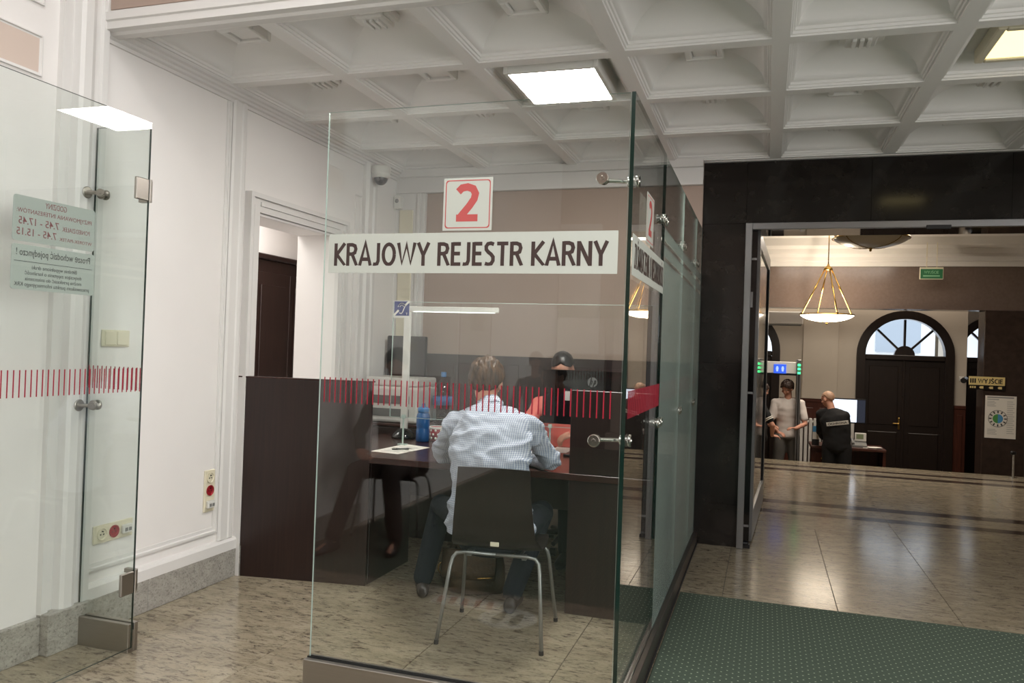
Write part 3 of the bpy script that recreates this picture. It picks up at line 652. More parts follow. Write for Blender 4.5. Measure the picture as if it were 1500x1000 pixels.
t = thing('glass_door', 'open glass door on the left carrying two mirrored opening-hours notices', 'door', (-2.72, 2.94, 0))
pane('pane', (-2.725, 2.06, .03), (-2.715, 2.935, ZT), t, 0)
stripes(t, [(-2.7143, 2.92 - .0255 * k) for k in range(33)], 1)
for z in (2.12, .33):
    bm = newbm(); box(bm, (-2.728, 2.855, z - .05), (-2.712, 2.93, z + .05), .003); hg = obj('hinge', bm, steel, t)
    bm = newbm(); cyl(bm, (-2.722, 2.945, z - .052), (-2.722, 2.945, z + .052), .009); box(bm, (-2.79, 2.948, z - .05), (-2.735, 2.972, z - .03), .002); box(bm, (-2.79, 2.948, z + .03), (-2.735, 2.972, z + .05), .002); box(bm, (-2.745, 2.948, z - .05), (-2.73, 2.972, z + .05), .002); obj('hinge_bracket', bm, steel, hg)
def notice(y0, y1, z0, z1, lines, ink, rule=None):
    bm = newbm(); r = .012; pts = []
    w, h = y1 - y0, z1 - z0
    for cx, cy, a0 in ((w - r, r, -PI / 2), (w - r, h - r, 0), (r, h - r, PI / 2), (r, r, PI)):
        for k in range(4): a = a0 + k * PI / 6; pts.append((cx + r * math.cos(a), cy + r * math.sin(a)))
    prism(bm, pts, (-2.7258, y1, z0), (0, -1, 0), (0, 0, 1), (-1, 0, 0), .0008); n = obj('notice', bm, noticem, t)
    bm = newbm()
    for body, ya, yb, z, hh, bold in lines:           # readable from the far side, so mirrored from here
        text_bm(bm, body, (-2.7254, y0 + yb, z0 + z), (0, -1, 0), (0, 0, 1), yb - ya, hh, .0016, bold=bold)
    if rule: box(bm, (-2.727, y0 + .012, z0 + rule), (-2.7254, y1 - .012, z0 + rule + .002))
    obj('lettering', bm, ink, n)
notice(2.262, 2.645, 1.80, 1.975, [('GODZINY', .14, .24, .142, .022, .0), ('PRZYJMOWANIA INTERESANTÓW:', .015, .365, .105, .026, .0), ('7.45 - 17.45', .025, .205, .066, .028, .004), ('PONIEDZIAŁEK', .222, .358, .064, .018, .0), ('7.45 - 15.15', .018, .195, .024, .028, .004), ('WTOREK-PIĄTEK', .21, .37, .020, .018, .0)], inkmauve)
notice(2.262, 2.65, 1.615, 1.788, [('Proszę wchodzić pojedynczo !', .02, .365, .123, .038, .003), ('Błędnie wypełnione druki', .09, .30, .077, .020, .0), ('dotyczące zapytania o karalność', .06, .325, .055, .020, .0), ('można przekazać do zniszczenia', .062, .325, .032, .020, .0), ('pracownikom punktu informacyjnego KRK', .015, .365, .009, .020, .0)], inkgrey, .108)

# ------------------------------------------------------------------ service counter
t = thing('service_counter', 'dark wenge service counter with high fronts and a seated writing desk', 'counter', (-1.8, 4.28, 0))
PA, PB = V(-3.097, 4.145, 0), V(-2.25, 4.28, 0); pd = (PB - PA).normalized(); PL = (PB - PA).length; pn = V(-pd.y, pd.x, 0)
bm = newbm(); prism(bm, [(0, .26), (0, 1.22), (PL, 1.22), (PL, 0), (.056, 0), (.056, .185), (.036, .19), (.036, .25)], PA, pd, (0, 0, 1), pn, .03); obj('front_panel', bm, wenge, t)
bm = newbm(); prism(bm, [(0, -.004), (PL + .003, -.004), (PL + .003, .05), (0, .05)], PA + V(0, 0, 1.2202), pd, pn, (0, 0, 1), .008); obj('panel_cap', bm, wengeh, t)
bm = newbm(); box(bm, (-2.28, 4.311, 0), (-2.25, 4.88, .735), .002); obj('side_panel', bm, wenge, t)
bm = newbm(); box(bm, (-2.249, 4.268, .737), (-.545, 4.3105, .775), .003); box(bm, (-3.045, 4.3108, .737), (-.545, 5.44, .775), .003); obj('desk_top', bm, wengeh, t)
bm = newbm(); box(bm, (-1.02, 4.283, .7755), (-.545, 4.312, 1.235), .002); obj('front_panel', bm, wenge, t)
bm = newbm(); box(bm, (-1.02, 4.285, 0), (-.545, 4.9, .7365), .002); obj('pedestal', bm, wenge, t)
bm = newbm(); box(bm, (-2.25, 4.86, .45), (-1.02, 4.88, .7365), .002); obj('modesty_panel', bm, wenge, t)
for x in (-3.03, -.60):
    bm = newbm(); box(bm, (x, 5.3, 0), (x + .03, 5.43, .7365), .002); obj('rear_leg', bm, wenge, t)
t = thing('low_cabinet', 'low dark cabinet in the back corner carrying the printer and big water bottle', 'cabinet', (-2.6, 5.8, 0))
bm = newbm(); box(bm, (-3.03, 5.5, 0), (-2.15, 6.19, .83), .003); obj('body', bm, wenge, t); bm = newbm(); box(bm, (-3.035, 5.49, .83), (-2.14, 6.19, .85), .003); obj('cabinet_top', bm, wengeh, t)
for a, b in ((-3.03, -2.61), (-2.58, -2.16)):
    bm = newbm(); box(bm, (a, 5.482, .06), (b, 5.5, .82), .002); d = obj('door', bm, wenge, t); bm = newbm(); cyl(bm, ((a + b) / 2 - .06, 5.47, .7), ((a + b) / 2 + .06, 5.47, .7), .006); obj('handle', bm, alu, d)
t = thing('hygiene_screen', 'clear acrylic screen hung above the desk between clerk and visitor', 'screen', (-1.65, 4.9, .96))
bm = newbm(); box(bm, (-2.43, 4.897, .965), (-.62, 4.903, 1.745)); obj('acrylic_sheet', bm, thinglass, t)
bm = newbm()
for z0, z1 in ((1.7452, 1.748), (.962, .9648)): box(bm, (-2.43, 4.896, z0), (-.62, 4.904, z1))
box(bm, (-2.434, 4.896, .962), (-2.4302, 4.904, 1.748)); obj('sheet_edge', bm, edgel, t)
for x in (-2.33, -1.3, -.7):
    bm = newbm(); box(bm, (x - .03, 4.88, .7755), (x + .03, 4.92, .785), .002); cyl(bm, (x, 4.9, .785), (x, 4.9, .963), .006); box(bm, (x - .012, 4.89, .955), (x + .012, 4.91, .98), .002); obj('stand_foot', bm, edgel, t)
bm = newbm(); box(bm, (-2.43, 4.8945, 1.638), (-2.308, 4.8958, 1.755)); sg = obj('hearing_loop_sign', bm, whitep, t); sg['label'] = 'small blue hearing loop sign with a white ear'
bm = newbm(); box(bm, (-2.425, 4.8938, 1.652), (-2.313, 4.8945, 1.75)); obj('blue_field', bm, bluesign, sg)
bm = newbm(); E0 = V(-2.43, 4.893, 1.638)
def rib(pts, w):
    pts = [V(*p) for p in pts]
    for p, q in zip(pts, pts[1:]):
        d = (q - p).normalized(); n = V(-d.y, d.x, 0) * w
        vs = [E0 + V(a.x, 0, a.y) for a in (p - n - d * w, p + n - d * w, q + n + d * w, q - n + d * w)]
        bm.faces.new([bm.verts.new(v) for v in vs])
rib([(.062 + .028 * math.cos(a), .072 + .026 * math.sin(a), 0) for a in [PI * .95 - k * .28 for k in range(10)]] + [(.068, .038, 0), (.058, .028, 0), (.046, .032, 0)], .003)
rib([(.062 + .014 * math.cos(a), .072 + .013 * math.sin(a), 0) for a in [PI * .9 - k * .4 for k in range(7)]], .0025)
rib([(.008, .02, 0), (.034, .046, 0)], .007); rib([(.09, .088, 0), (.112, .108, 0)], .007)
text_bm(bm, 'T', E0 + V(.094, 0, .02), (1, 0, 0), (0, 0, 1), .011, .015, 0, bold=.02); obj('ear_symbol', bm, paper, sg)

# ------------------------------------------------------------------ things on the counter
t = thing('desk_lamp', 'tall flat white desk lamp with a straight arm and dark domed foot', 'lamp', (-2.50, 5.27, .775))
bm = newbm(); lathe(bm, [(.001, 0), (.085, 0), (.088, .01), (.085, .018), (.07, .04), (.045, .062), (.02, .072), (.001, .074)], (-2.50, 5.27, .7755), 30); obj('base', bm, blackgl, t, True)
bm = newbm(); box(bm, (-2.527, 5.26, .84), (-2.473, 5.28, 1.70), .004); obj('post', bm, whitep, t)
bm = newbm(); box(bm, (-2.527, 5.257, 1.70), (-1.80, 5.283, 1.738), .005); ar = obj('light_arm', bm, whitep, t)
bm = newbm(); box(bm, (-2.45, 5.255, 1.697), (-1.83, 5.285, 1.6995)); obj('light_strip', bm, mat('lamp_strip', (1, 1, 1, 1), .4, emit=((.95, .97, 1, 1), 1.2)), ar)
bm = newbm(); tube(bm, [(-2.50, 5.285, .85), (-2.55, 5.31, .92), (-2.53, 5.30, 1.0), (-2.50, 5.284, 1.06)], .004, 8); obj('cable', bm, greyp, t, True)
t = thing('drinking_bottle', 'opaque blue drinking bottle standing between lamp and spotted cup', 'bottle', (-2.30, 5.16, .775))
bm = newbm(); lathe(bm, [(.001, 0), (.043, 0), (.048, .006), (.048, .08), (.045, .09), (.045, .10), (.048, .11), (.048, .175), (.042, .195), (.036, .205), (.001, .206)], (-2.30, 5.16, .7755), 26); obj('body', bm, bluew, t, True)
bm = newbm(); lathe(bm, [(.001, .206), (.038, .206), (.04, .212), (.04, .235), (.03, .243), (.014, .246), (.012, .265), (.009, .27), (.001, .271)], (-2.30, 5.16, .7755), 24); obj('cap', bm, bluelab, t, True)
t = thing('paper_cup', 'red cup with white polka dots by the blue bottle', 'cup', (-2.235, 5.27, .775))
bm = newbm(); lathe(bm, [(.001, 0), (.048, 0), (.058, .098), (.055, .098), (.046, .006), (.001, .006)], (-2.235, 5.27, .7755), 28); obj('body', bm, redp, t, True)
bm = newbm(); lathe(bm, [(.0582, .085), (.0605, .088), (.0605, .099), (.057, .101), (.054, .098)], (-2.235, 5.27, .7755), 28); obj('rim', bm, paper, t, True)
bm = newbm()
for r_ in range(3):
    for k in range(9):
        a = 2 * PI * (k + .5 * (r_ % 2)) / 9; z = .02 + .028 * r_; R_ = .0485 + z * .102
        ball(bm, V(-2.235 + R_ * math.cos(a), 5.27 + R_ * math.sin(a), .7755 + z), (.003, .0085, .0085), Matrix.Rotation(a, 3, 'Z'), 10, 6)
obj('polka_dots', bm, paper, t, True)
def pen(o, d, m, label):
    t = thing('pen', label, 'pen', o); d = V(*d).normalized(); o = V(*o)
    bm = newbm(); tube(bm, [o, o + d * .11], .0045, 10); obj('barrel', bm, m, t); bm = newbm(); tube(bm, [o + d * .11, o + d * .125, o + d * .135], [.004, .002, .0007], 10); obj('tip', bm, chrome, t)
    bm = newbm(); box(bm, (o.x - .002, o.y - .002, o.z + .003), (o.x + .035 * d.x + .002, o.y + .035 * d.y + .002, o.z + .0065)); obj('clip', bm, chrome, t)
bm = newbm(); prism(bm, [(0, 0), (.205, -.03), (.245, .37), (.03, .45)], (-2.36, 4.50, .7753), (1, 0, 0), (0, 1, 0), (0, 0, 1), .0012)
form = solo('form_sheet', bm, paper, 'white printed form lying with a pen on the left of the desk', 'paper', loc=(-2.25, 4.7, .7753))
bm = newbm()
for k in range(7): box(bm, (-2.31, 4.54 + k * .045, .7766), (-2.18 + .02 * (k % 3), 4.548 + k * .045, .7769))
obj('printed_lines', bm, inkgrey, form)['kind'] = 'stuff'
pen((-2.27, 4.62, .7822), (.75, .62, 0), inkblack, 'dark ballpoint pen lying across the white form')
bm = newbm(); prism(bm, [(0, 0), (.21, .01), (.205, .30), (-.005, .29)], (-1.37, 5.10, .7753), (1, 0, 0), (0, 1, 0), (0, 0, 1), .0012); solo('form_sheet', bm, paper, 'white sheet under the hand of the clerk', 'paper', loc=(-1.27, 5.25, .7753))
pen((-2.18, 5.40, .781), (1, .1, 0), redp, 'red pen lying behind the spotted cup')
t = thing('water_bottle', 'large clear water bottle with a blue cap on the low cabinet', 'bottle', (-2.43, 5.82, .85))
bm = newbm(); lathe(bm, [(.001, 0), (.07, 0), (.078, .01), (.078, .09), (.073, .10), (.073, .115), (.078, .125), (.078, .23), (.06, .29), (.03, .335), (.018, .35), (.018, .36), (.001, .361)], (-2.43, 5.82, .8505), 28); obj('body', bm, pet, t, True)
bm = newbm(); lathe(bm, [(.0785, .14), (.0795, .14), (.0795, .21), (.0785, .21)], (-2.43, 5.82, .8505), 28); obj('label_band', bm, bluelab, t, True)
bm = newbm(); lathe(bm, [(.001, .362), (.021, .362), (.022, .365), (.022, .395), (.019, .40), (.001, .40)], (-2.43, 5.82, .8505), 22); obj('cap', bm, bluelab, t, True)
t = thing('printer', 'white office printer on the low cabinet in the corner', 'printer', (-2.78, 5.75, .85))
bm = newbm(); box(bm, (-3.0, 5.56, .8505), (-2.53, 5.95, 1.13), .02, seg=2); obj('body', bm, whitep, t)
bm = newbm(); box(bm, (-2.99, 5.57, 1.131), (-2.54, 5.94, 1.20), .015, seg=2); obj('scanner_lid', bm, whitep, t)
bm = newbm(); box(bm, (-2.93, 5.553, .90), (-2.60, 5.56, .96), .002); box(bm, (-2.93, 5.553, 1.0), (-2.60, 5.56, 1.06), .002); obj('paper_slot', bm, greyp, t)
t = thing('computer_monitor', 'plain black monitor standing behind the printer in the corner', 'monitor', (-2.9, 6.08, .85))
bm = newbm(); box(bm, (-3.06, 6.06, 1.19), (-2.70, 6.10, 1.53), .008); obj('housing', bm, blackp, t); bm = newbm(); box(bm, (-2.93, 6.08, .86), (-2.84, 6.10, 1.25)); lathe(bm, [(.001, 0), (.11, 0), (.11, .01), (.001, .012)], (-2.885, 6.08, .8505), 24); obj('stand', bm, blackp, t)
t = thing('computer_monitor', 'black monitor seen from behind with a round silver logo facing the visitor', 'monitor', (-1.11, 5.02, .775))
bm = newbm(); box(bm, (-1.385, 5.0, .975), (-.84, 5.03, 1.328), .007, seg=2); hs = obj('housing', bm, blackgl, t)
bm = newbm(); box(bm, (-1.365, 5.0305, 1.0), (-.86, 5.0325, 1.31)); obj('screen', bm, screenw, t)
bm = newbm(); box(bm, (-1.15, 5.0, .79), (-1.07, 5.02, 1.0), .004); box(bm, (-1.22, 4.94, .7755), (-1.0, 5.14, .79), .004); obj('stand', bm, blackp, t)
bm = newbm(); lathe(bm, [(.001, 0), (.032, 0), (.032, .002), (.001, .002)], (-1.055, 4.9985, 1.255), 32, V(0, -1, 0)); lg = obj('logo_disc', bm, alu, t)
bm = newbm(); sl = .26
for seg in ([(-.014, -.034), (-.008, -.034), (.0045, .028), (-.0015, .028)], [(-.003, .004), (.004, .010), (.010, .006), (.004, -.018), (-.001, -.018), (.004, .003)], [(.010, -.034), (.0155, -.034), (.026, .011), (.0205, .011)], [(.021, .011), (.0295, .011), (.033, .006), (.029, -.012), (.024, -.017), (.015, -.017), (.016, -.012), (.0225, -.012), (.027, .005), (.02, .006)]):
    prism(bm, [(x - .008, y) for x, y in seg], (-1.055, 4.9962, 1.257), (1, 0, 0), (0, 0, 1), (0, -1, 0), .0006)
obj('logo_letters', bm, blackgl, lg)
bm = newbm(); box(bm, (-1.235, 4.996, 1.13), (-1.20, 4.9995, 1.19), .001); obj('white_sticker', bm, whitep, t)
bm = newbm(); box(bm, (-1.64, 5.2, .7755), (-1.42, 5.32, .79), .004); kb = solo('keyboard', bm, blackp, 'black keyboard in front of the clerk', 'keyboard', loc=(-1.53, 5.26, .7755))
# visitor's chair
t = thing('visitor_chair', 'dark veneer shell chair with four grey tube legs under the seated visitor', 'chair', (-1.262, 3.868, 0), math.radians(6.6)); ct = t
CM = WM[t]
bm = newbm()
prof = [(-.235, .872, .178), (-.232, .80, .182), (-.222, .70, .19), (-.205, .60, .20), (-.185, .53, .208), (-.155, .482, .222), (-.11, .455, .228), (-.03, .448, .23), (.10, .456, .225), (.19, .462, .215), (.235, .452, .205)]
top = []; nn = 9
def shell_row(y, z, hw, ny, nz_, off):
    row = []
    for k in range(nn):
        u = -1 + 2 * k / (nn - 1); curve = -.018 * u * u if z > .5 else .008 * u * u
        row.append(bm.verts.new(CM @ V(u * hw, y + (curve if z > .5 else 0) + ny * off, z + (0 if z > .5 else curve) + nz_ * off)))
    return row
def nrm(i):
    a = prof[max(i - 1, 0)]; b = prof[min(i + 1, len(prof) - 1)]; dy, dz = b[0] - a[0], b[1] - a[1]; L = math.hypot(dy, dz); return (-dz / L, dy / L)
A = [shell_row(*prof[i], *nrm(i), .005) for i in range(len(prof))]; B = [shell_row(*prof[i], *nrm(i), -.005) for i in range(len(prof))]
for R_ in (A, B):
    for r0, r1 in zip(R_, R_[1:]):
        for k in range(nn - 1): bm.faces.new((r0[k], r0[k + 1], r1[k + 1], r1[k]))
for i in range(len(prof) - 1):
    for k in (0, nn - 1): bm.faces.new((A[i][k], A[i + 1][k], B[i + 1][k], B[i][k]))
for i in (0, len(prof) - 1):
    for k in range(nn - 1): bm.faces.new((A[i][k], A[i][k + 1], B[i][k + 1], B[i][k]))
smooth_by_angle(obj('seat_shell', bm, mat('chair_veneer', srgb(38, 28, 24), .28, nz=(5, .2, (14, 14, .6), srgb(29, 21, 18))), t))
def cw(x, y, z): return CM @ V(x, y, z)
for s in (-1, 1):
    for (yt, yf, nm) in ((-.13, -.245, 'rear'), (.13, .243, 'front')):
        bm = newbm(); tube(bm, [cw(s * .0005, yt, .428), cw(s * .16, yt, .428), cw(s * .20, yt - .004 * (1 if nm == 'rear' else -1), .422), cw(s * .218, yt * 1.08, .40), cw(s * .226, yt * 1.2, .36), cw(s * .26, yf, .012)], .0095, 12); lg = obj('leg', bm, tube_m, t, True)
        bm = newbm(); cyl(bm, cw(s * .259, yf * .998, .02), cw(s * .26, yf, .0), .0115); obj('foot_cap', bm, rubber, lg)
bm = newbm()
for s in (-1, 1):
    bm = newbm(); tube(bm, [cw(s * .12, -.13, .428), cw(s * .12, .13, .428)], .008, 8); br = obj('seat_brace', bm, tube_m, t)
    bm = newbm(); box(bm, (s * .14 - .012, -.125, .408), (s * .14 + .012, -.10, .436), .002, M=CM); obj('fixing_plate', bm, tube_m, br)
bm = newbm(); box(bm, (-.022, -.178, .478), (.022, -.172, .500), .002, M=CM); obj('maker_tag', bm, creamp, t)
# clerk's swivel chair
t = thing('swivel_chair', 'dark swivel chair of the clerk partly seen under the desk', 'chair', (-1.38, 5.72, 0))
bm = newbm(); cx, cy = -1.38, 5.72; box(bm, (cx - .23, cy - .22, .44), (cx + .23, cy + .22, .50), .03, seg=2); obj('seat', bm, black_c, t)
bm = newbm(); box(bm, (cx - .21, cy + .22, .58), (cx + .21, cy + .27, 1.02), .025, seg=2); box(bm, (cx - .03, cy + .21, .45), (cx + .03, cy + .245, .7)); obj('backrest', bm, black_c, t)
bm = newbm(); cyl(bm, (cx, cy, .1), (cx, cy, .44), .025); obj('gas_column', bm, blackp, t)
for k in range(5):
    a = 2 * PI * k / 5 + .9; e = V(cx + .28 * math.cos(a), cy + .28 * math.sin(a), .085)
    bm = newbm(); tube(bm, [V(cx, cy, .12), e], [.025, .016], 10); lg = obj('leg', bm, blackp, t)
    bm = newbm(); cyl(bm, e + V(-.02, 0, -.055), e + V(.02, 0, -.055), .029); obj('caster', bm, blackp, lg)

# ------------------------------------------------------------------ sockets, switch, sensors on the walls
def wall_plate(name, label, cat, y0, y1, z0, z1, parts):
    t = thing(name, label, cat, (XL, (y0 + y1) / 2, z0))
    bm = newbm(); box(bm, (XL, y0, z0), (XL + .010, y1, z1), .003); obj('cover_plate', bm, creamp, t)
    for kind, y, z in parts:
        bm = newbm()
        if kind == 'switch': box(bm, (XL + .0102, y - .035, z - .034), (XL + .016, y + .035, z + .034), .003); obj('rocker', bm, creamp, t)
        elif kind == 'data': box(bm, (XL + .0102, y - .03, z - .022), (XL + .03, y + .03, z + .022), .004); o = obj('data_outlet', bm, whitep, t); bm = newbm(); box(bm, (XL + .0302, y - .022, z - .012), (XL + .031, y - .003, z + .006)); box(bm, (XL + .0302, y + .003, z - .012), (XL + .031, y + .022, z + .006)); obj('port', bm, greyp, o)
        else:
            lathe(bm, [(.030, 0), (.031, .006), (.027, .006), (.024, .001), (.001, .001)], (XL + .0102, y, z), 24, V(1, 0, 0)); o = obj('socket', bm, redp if kind == 'red' else creamp, t)
            bm = newbm()
            for s in (-1, 1): lathe(bm, [(.001, 0), (.0035, 0), (.0035, .002), (.001, .002)], (XL + .0112, y + s * .0095, z - .002), 10, V(1, 0, 0))
            cyl(bm, (XL + .0112, y, z + .013), (XL + .019, y, z + .013), .003, n=8); obj('contacts', bm, inkblack, o)
wall_plate('wall_socket', 'wide three-gang wall socket with red centre behind the glass panel', 'socket', 3.065, 3.315, .425, .515, [('plain', 3.115, .47), ('red', 3.19, .47), ('data', 3.265, .47)])
wall_plate('wall_socket', 'upright three-gang wall socket with red centre beside the dark counter', 'socket', 3.86, 3.95, .435, .68, [('plain', 3.905, .635), ('red', 3.905, .56), ('data', 3.905, .48)])
wall_plate('light_switch', 'cream double light switch on the left wall behind the glass', 'switch', 3.07, 3.246, 1.395, 1.478, [('switch', 3.12, 1.437), ('switch', 3.196, 1.437)])
t = thing('dome_camera', 'white ceiling dome camera with dark bubble above the left doorway', 'camera', (-2.985, 5.70, 2.87))
bm = newbm(); lathe(bm, [(.001, 0), (.075, 0), (.078, -.01), (.078, -.05), (.072, -.056), (.074, -.062), (.074, -.085), (.06, -.095), (.001, -.096)], (-2.985, 5.70, 2.878), 30); obj('housing', bm, whitep, t, 0.6)
bm = newbm(); ball(bm, (-2.985, 5.70, 2.79), (.058, .058, .062)); obj('bubble', bm, blackgl, t, True)
t = thing('motion_sensor', 'small white motion sensor in the back corner beyond the dome camera', 'sensor', (-3.07, 6.19, 2.62))
bm = newbm(); box(bm, (-3.095, 6.15, 2.625), (-3.03, 6.2195, 2.735), .012, seg=2); obj('body', bm, whitep, t); bm = newbm(); ball(bm, (-3.06, 6.15, 2.69), (.018, .008, .018)); obj('lens', bm, greyp, t)
# ------------------------------------------------------------------ ceiling lights
t = thing('ceiling_light', 'bright white square ceiling light over the glass booth', 'ceiling light', (-1.14, 4.315, 2.93))
bm = newbm()
for lo, hi in (((-1.40, 4.03, 2.935), (-1.375, 4.60, 3.055)), ((-.905, 4.03, 2.935), (-.88, 4.60, 3.055)), ((-1.375, 4.03, 2.935), (-.905, 4.055, 3.055)), ((-1.375, 4.575, 2.935), (-.905, 4.60, 3.055))): box(bm, lo, hi, .003)
obj('frame', bm, whitep, t); bm = newbm(); box(bm, (-1.374, 4.056, 2.938), (-.906, 4.574, 2.945)); obj('diffuser', bm, ledm, t)
t = thing('ceiling_light', 'warm yellow square ceiling light set in a coffer', 'ceiling light', (1.188, 4.315, 3.0))
bm = newbm(); x0, x1, y0, y1 = .965, 1.41, 4.09, 4.54
for lo, hi in (((x0, y0, 2.985), (x0 + .04, y1, 3.055)), ((x1 - .04, y0, 2.985), (x1, y1, 3.055)), ((x0 + .04, y0, 2.985), (x1 - .04, y0 + .04, 3.055)), ((x0 + .04, y1 - .04, 2.985), (x1 - .04, y1, 3.055))): box(bm, lo, hi, .006)
obj('frame', bm, creamp, t); bm = newbm(); box(bm, (x0 + .041, y0 + .041, 2.995), (x1 - .041, y1 - .041, 3.003)); obj('diffuser', bm, warmm, t)
for x, y, where in ((-1.3, 0.6, 'front left, above the floor stickers'), (-1.3, -2.2, 'rear left, above the hall carpet'), (1.7, 0.6, 'front right, above the long carpet runner'), (1.7, -2.2, 'rear right, above the long carpet runner')):
    t = thing('ceiling_light', 'square waiting hall ceiling light, ' + where, 'ceiling light', (x, y, 4.55), group='ceiling lights of the waiting hall')
    bm = newbm(); box(bm, (x - .34, y - .34, 4.545), (x + .34, y + .34, 4.6), .006); obj('frame', bm, whitep, t); bm = newbm(); box(bm, (x - .31, y - .31, 4.535), (x + .31, y + .31, 4.5445)); obj('diffuser', bm, hallled, t)
# ------------------------------------------------------------------ carpet
bm = newbm(); box(bm, (-.455, -5.8, .0005), (3.25, 4.94, .008), .003); solo('carpet_runner', bm, carpetm, 'dark green carpet with rows of small pale dots on the granite floor', 'carpet', loc=(1.4, 2.6, 0))

t = thing('floor_sticker', 'striped red and white stop sticker on the floor before the booth', 'floor sticker', (-1.6, 1.67, 0))
bm = newbm(); box(bm, (-1.78, 1.60, .0003), (-1.38, 1.76, .0015)); sh = obj('sheet', bm, whitep, t)
bm = newbm()
for k in range(5): prism(bm, [(0, 0), (.035, 0), (.06, .12), (.025, .12)], (-1.77 + .075 * k, 1.62, .0016), (1, 0, 0), (0, 1, 0), (0, 0, 1), .0004)
obj('red_bars', bm, redp, sh)
t = thing('floor_sticker', 'round white floor sticker with two dark footprints before the booth', 'floor sticker', (-1.3, 1.84, 0))
bm = newbm(); lathe(bm, [(.001, .0003), (.16, .0003), (.16, .0015), (.001, .0015)], (-1.28, 1.84, 0), 36); sh = obj('sheet', bm, whitep, t)
for s_ in (-1, 1):
    bm = newbm(); prism(bm, [(.032 * math.cos(a) * (1.1 if math.sin(a) > 0 else .8), .1 * math.sin(a)) for a in [2 * PI * k / 20 for k in range(20)]], (-1.28 + s_ * .05, 1.84, .0016), (1, 0, 0), (0, 1, 0), (0, 0, 1), .0004); obj('footprint', bm, inkgrey, sh)

bm = newbm(); box(bm, (-3.02, -5.8, .0002), (-.5, 1.45, .002), .0005); solo('added_dark_carpet', bm, carpetm, 'dark green dotted carpet added out of view to darken the pane reflection', 'carpet', loc=(-1.7, -2.2, 0))  # unseen carpet added so the front pane reflects a dark floor
# ------------------------------------------------------------------ entrance hall beyond the portal
FZ = -.65
bm = newbm(); box(bm, (-3.4, 12.0, FZ - .2), (8, 16.6, FZ)); fl = struct('floor_lower', bm, darkgr, 'lower floor of the entrance hall beyond the steps', 'floor')
for k in range(3):
    bm = newbm(); box(bm, (-3.4, 12.0 + .3 * k, FZ), (5.0, 12.3 + .3 * k, -.1625 * (k + 1)), .004); obj('step', bm, granite, fl)
def arch_wall(name, x0, x1, z0, z1, y0, y1, arches, m, label):
    """wall with round-headed openings, arches = (cx, half width, spring z)"""
    bm = newbm()
    def strip_(xa, xb, za0, za1, zb0, zb1):
        vs = [bm.verts.new(p) for p in ((xa, y0, za0), (xb, y0, zb0), (xb, y0, zb1), (xa, y0, za1), (xa, y1, za0), (xb, y1, zb0), (xb, y1, zb1), (xa, y1, za1))]
        for q in ((0, 1, 2, 3), (7, 6, 5, 4), (0, 4, 5, 1), (3, 2, 6, 7)): bm.faces.new([vs[i] for i in q])
    x = x0
    for cx, hw, zs in sorted(arches):
        strip_(x, cx - hw, z0, z1, z0, z1)
        N = 20
        for k in range(N):
            a, b = PI - PI * k / N, PI - PI * (k + 1) / N
            strip_(cx + hw * math.cos(a), cx + hw * math.cos(b), zs + hw * math.sin(a), z1, zs + hw * math.sin(b), z1)
        x = cx + hw
    strip_(x, x1, z0, z1, z0, z1)
    return struct(name, bm, m, label, 'wall')
plast_far = mat('cream_plaster', srgb(206, 196, 182), .7, nz=(2, .3, (1, 1, 1), srgb(198, 188, 174)))
AR = [(-.52, .70, 1.577), (2.262, .70, 1.577), (3.99, .72, 1.585)]
wfar = arch_wall('wall_back_hall', -3.4, 3.215, FZ, 4.2, 15.0, 15.3, AR[:2], plast_far, 'cream far wall of the entrance hall with arched doorways')
wrec = arch_wall('wall_recess', 3.0, 8.0, FZ, 4.2, 16.2, 16.5, AR[2:], plast_far, 'recessed cream wall behind the stone pier with one arched doorway')
bm = newbm(); box(bm, (3.0, 15.3, FZ), (3.215, 16.2, 4.2)); obj('wall_return', bm, plast_far, wrec)
for x0, x1 in ((.25, 1.49), (3.03, 3.21)):
    bm = newbm(); box(bm, (x0, 14.96, FZ), (x1, 15.0, .70)); box(bm, (x0, 14.945, .70), (x1, 15.0, .76), .006); w_ = obj('wood_wainscot', bm, redwood, wfar)
    bm = newbm(); n_ = max(1, int((x1 - x0) / .45)); d_ = (x1 - x0) / n_
    for k in range(n_): box(bm, (x0 + d_ * k + .05, 14.945, FZ + .2), (x0 + d_ * (k + 1) - .05, 14.96, .6), .008)
    obj('wainscot_panel', bm, redwood, w_)
bm = newbm(); box(bm, (.62, 14.94, .76), (1.20, 15.0, 2.25), .004); obj('pilaster', bm, plast_far, wfar)
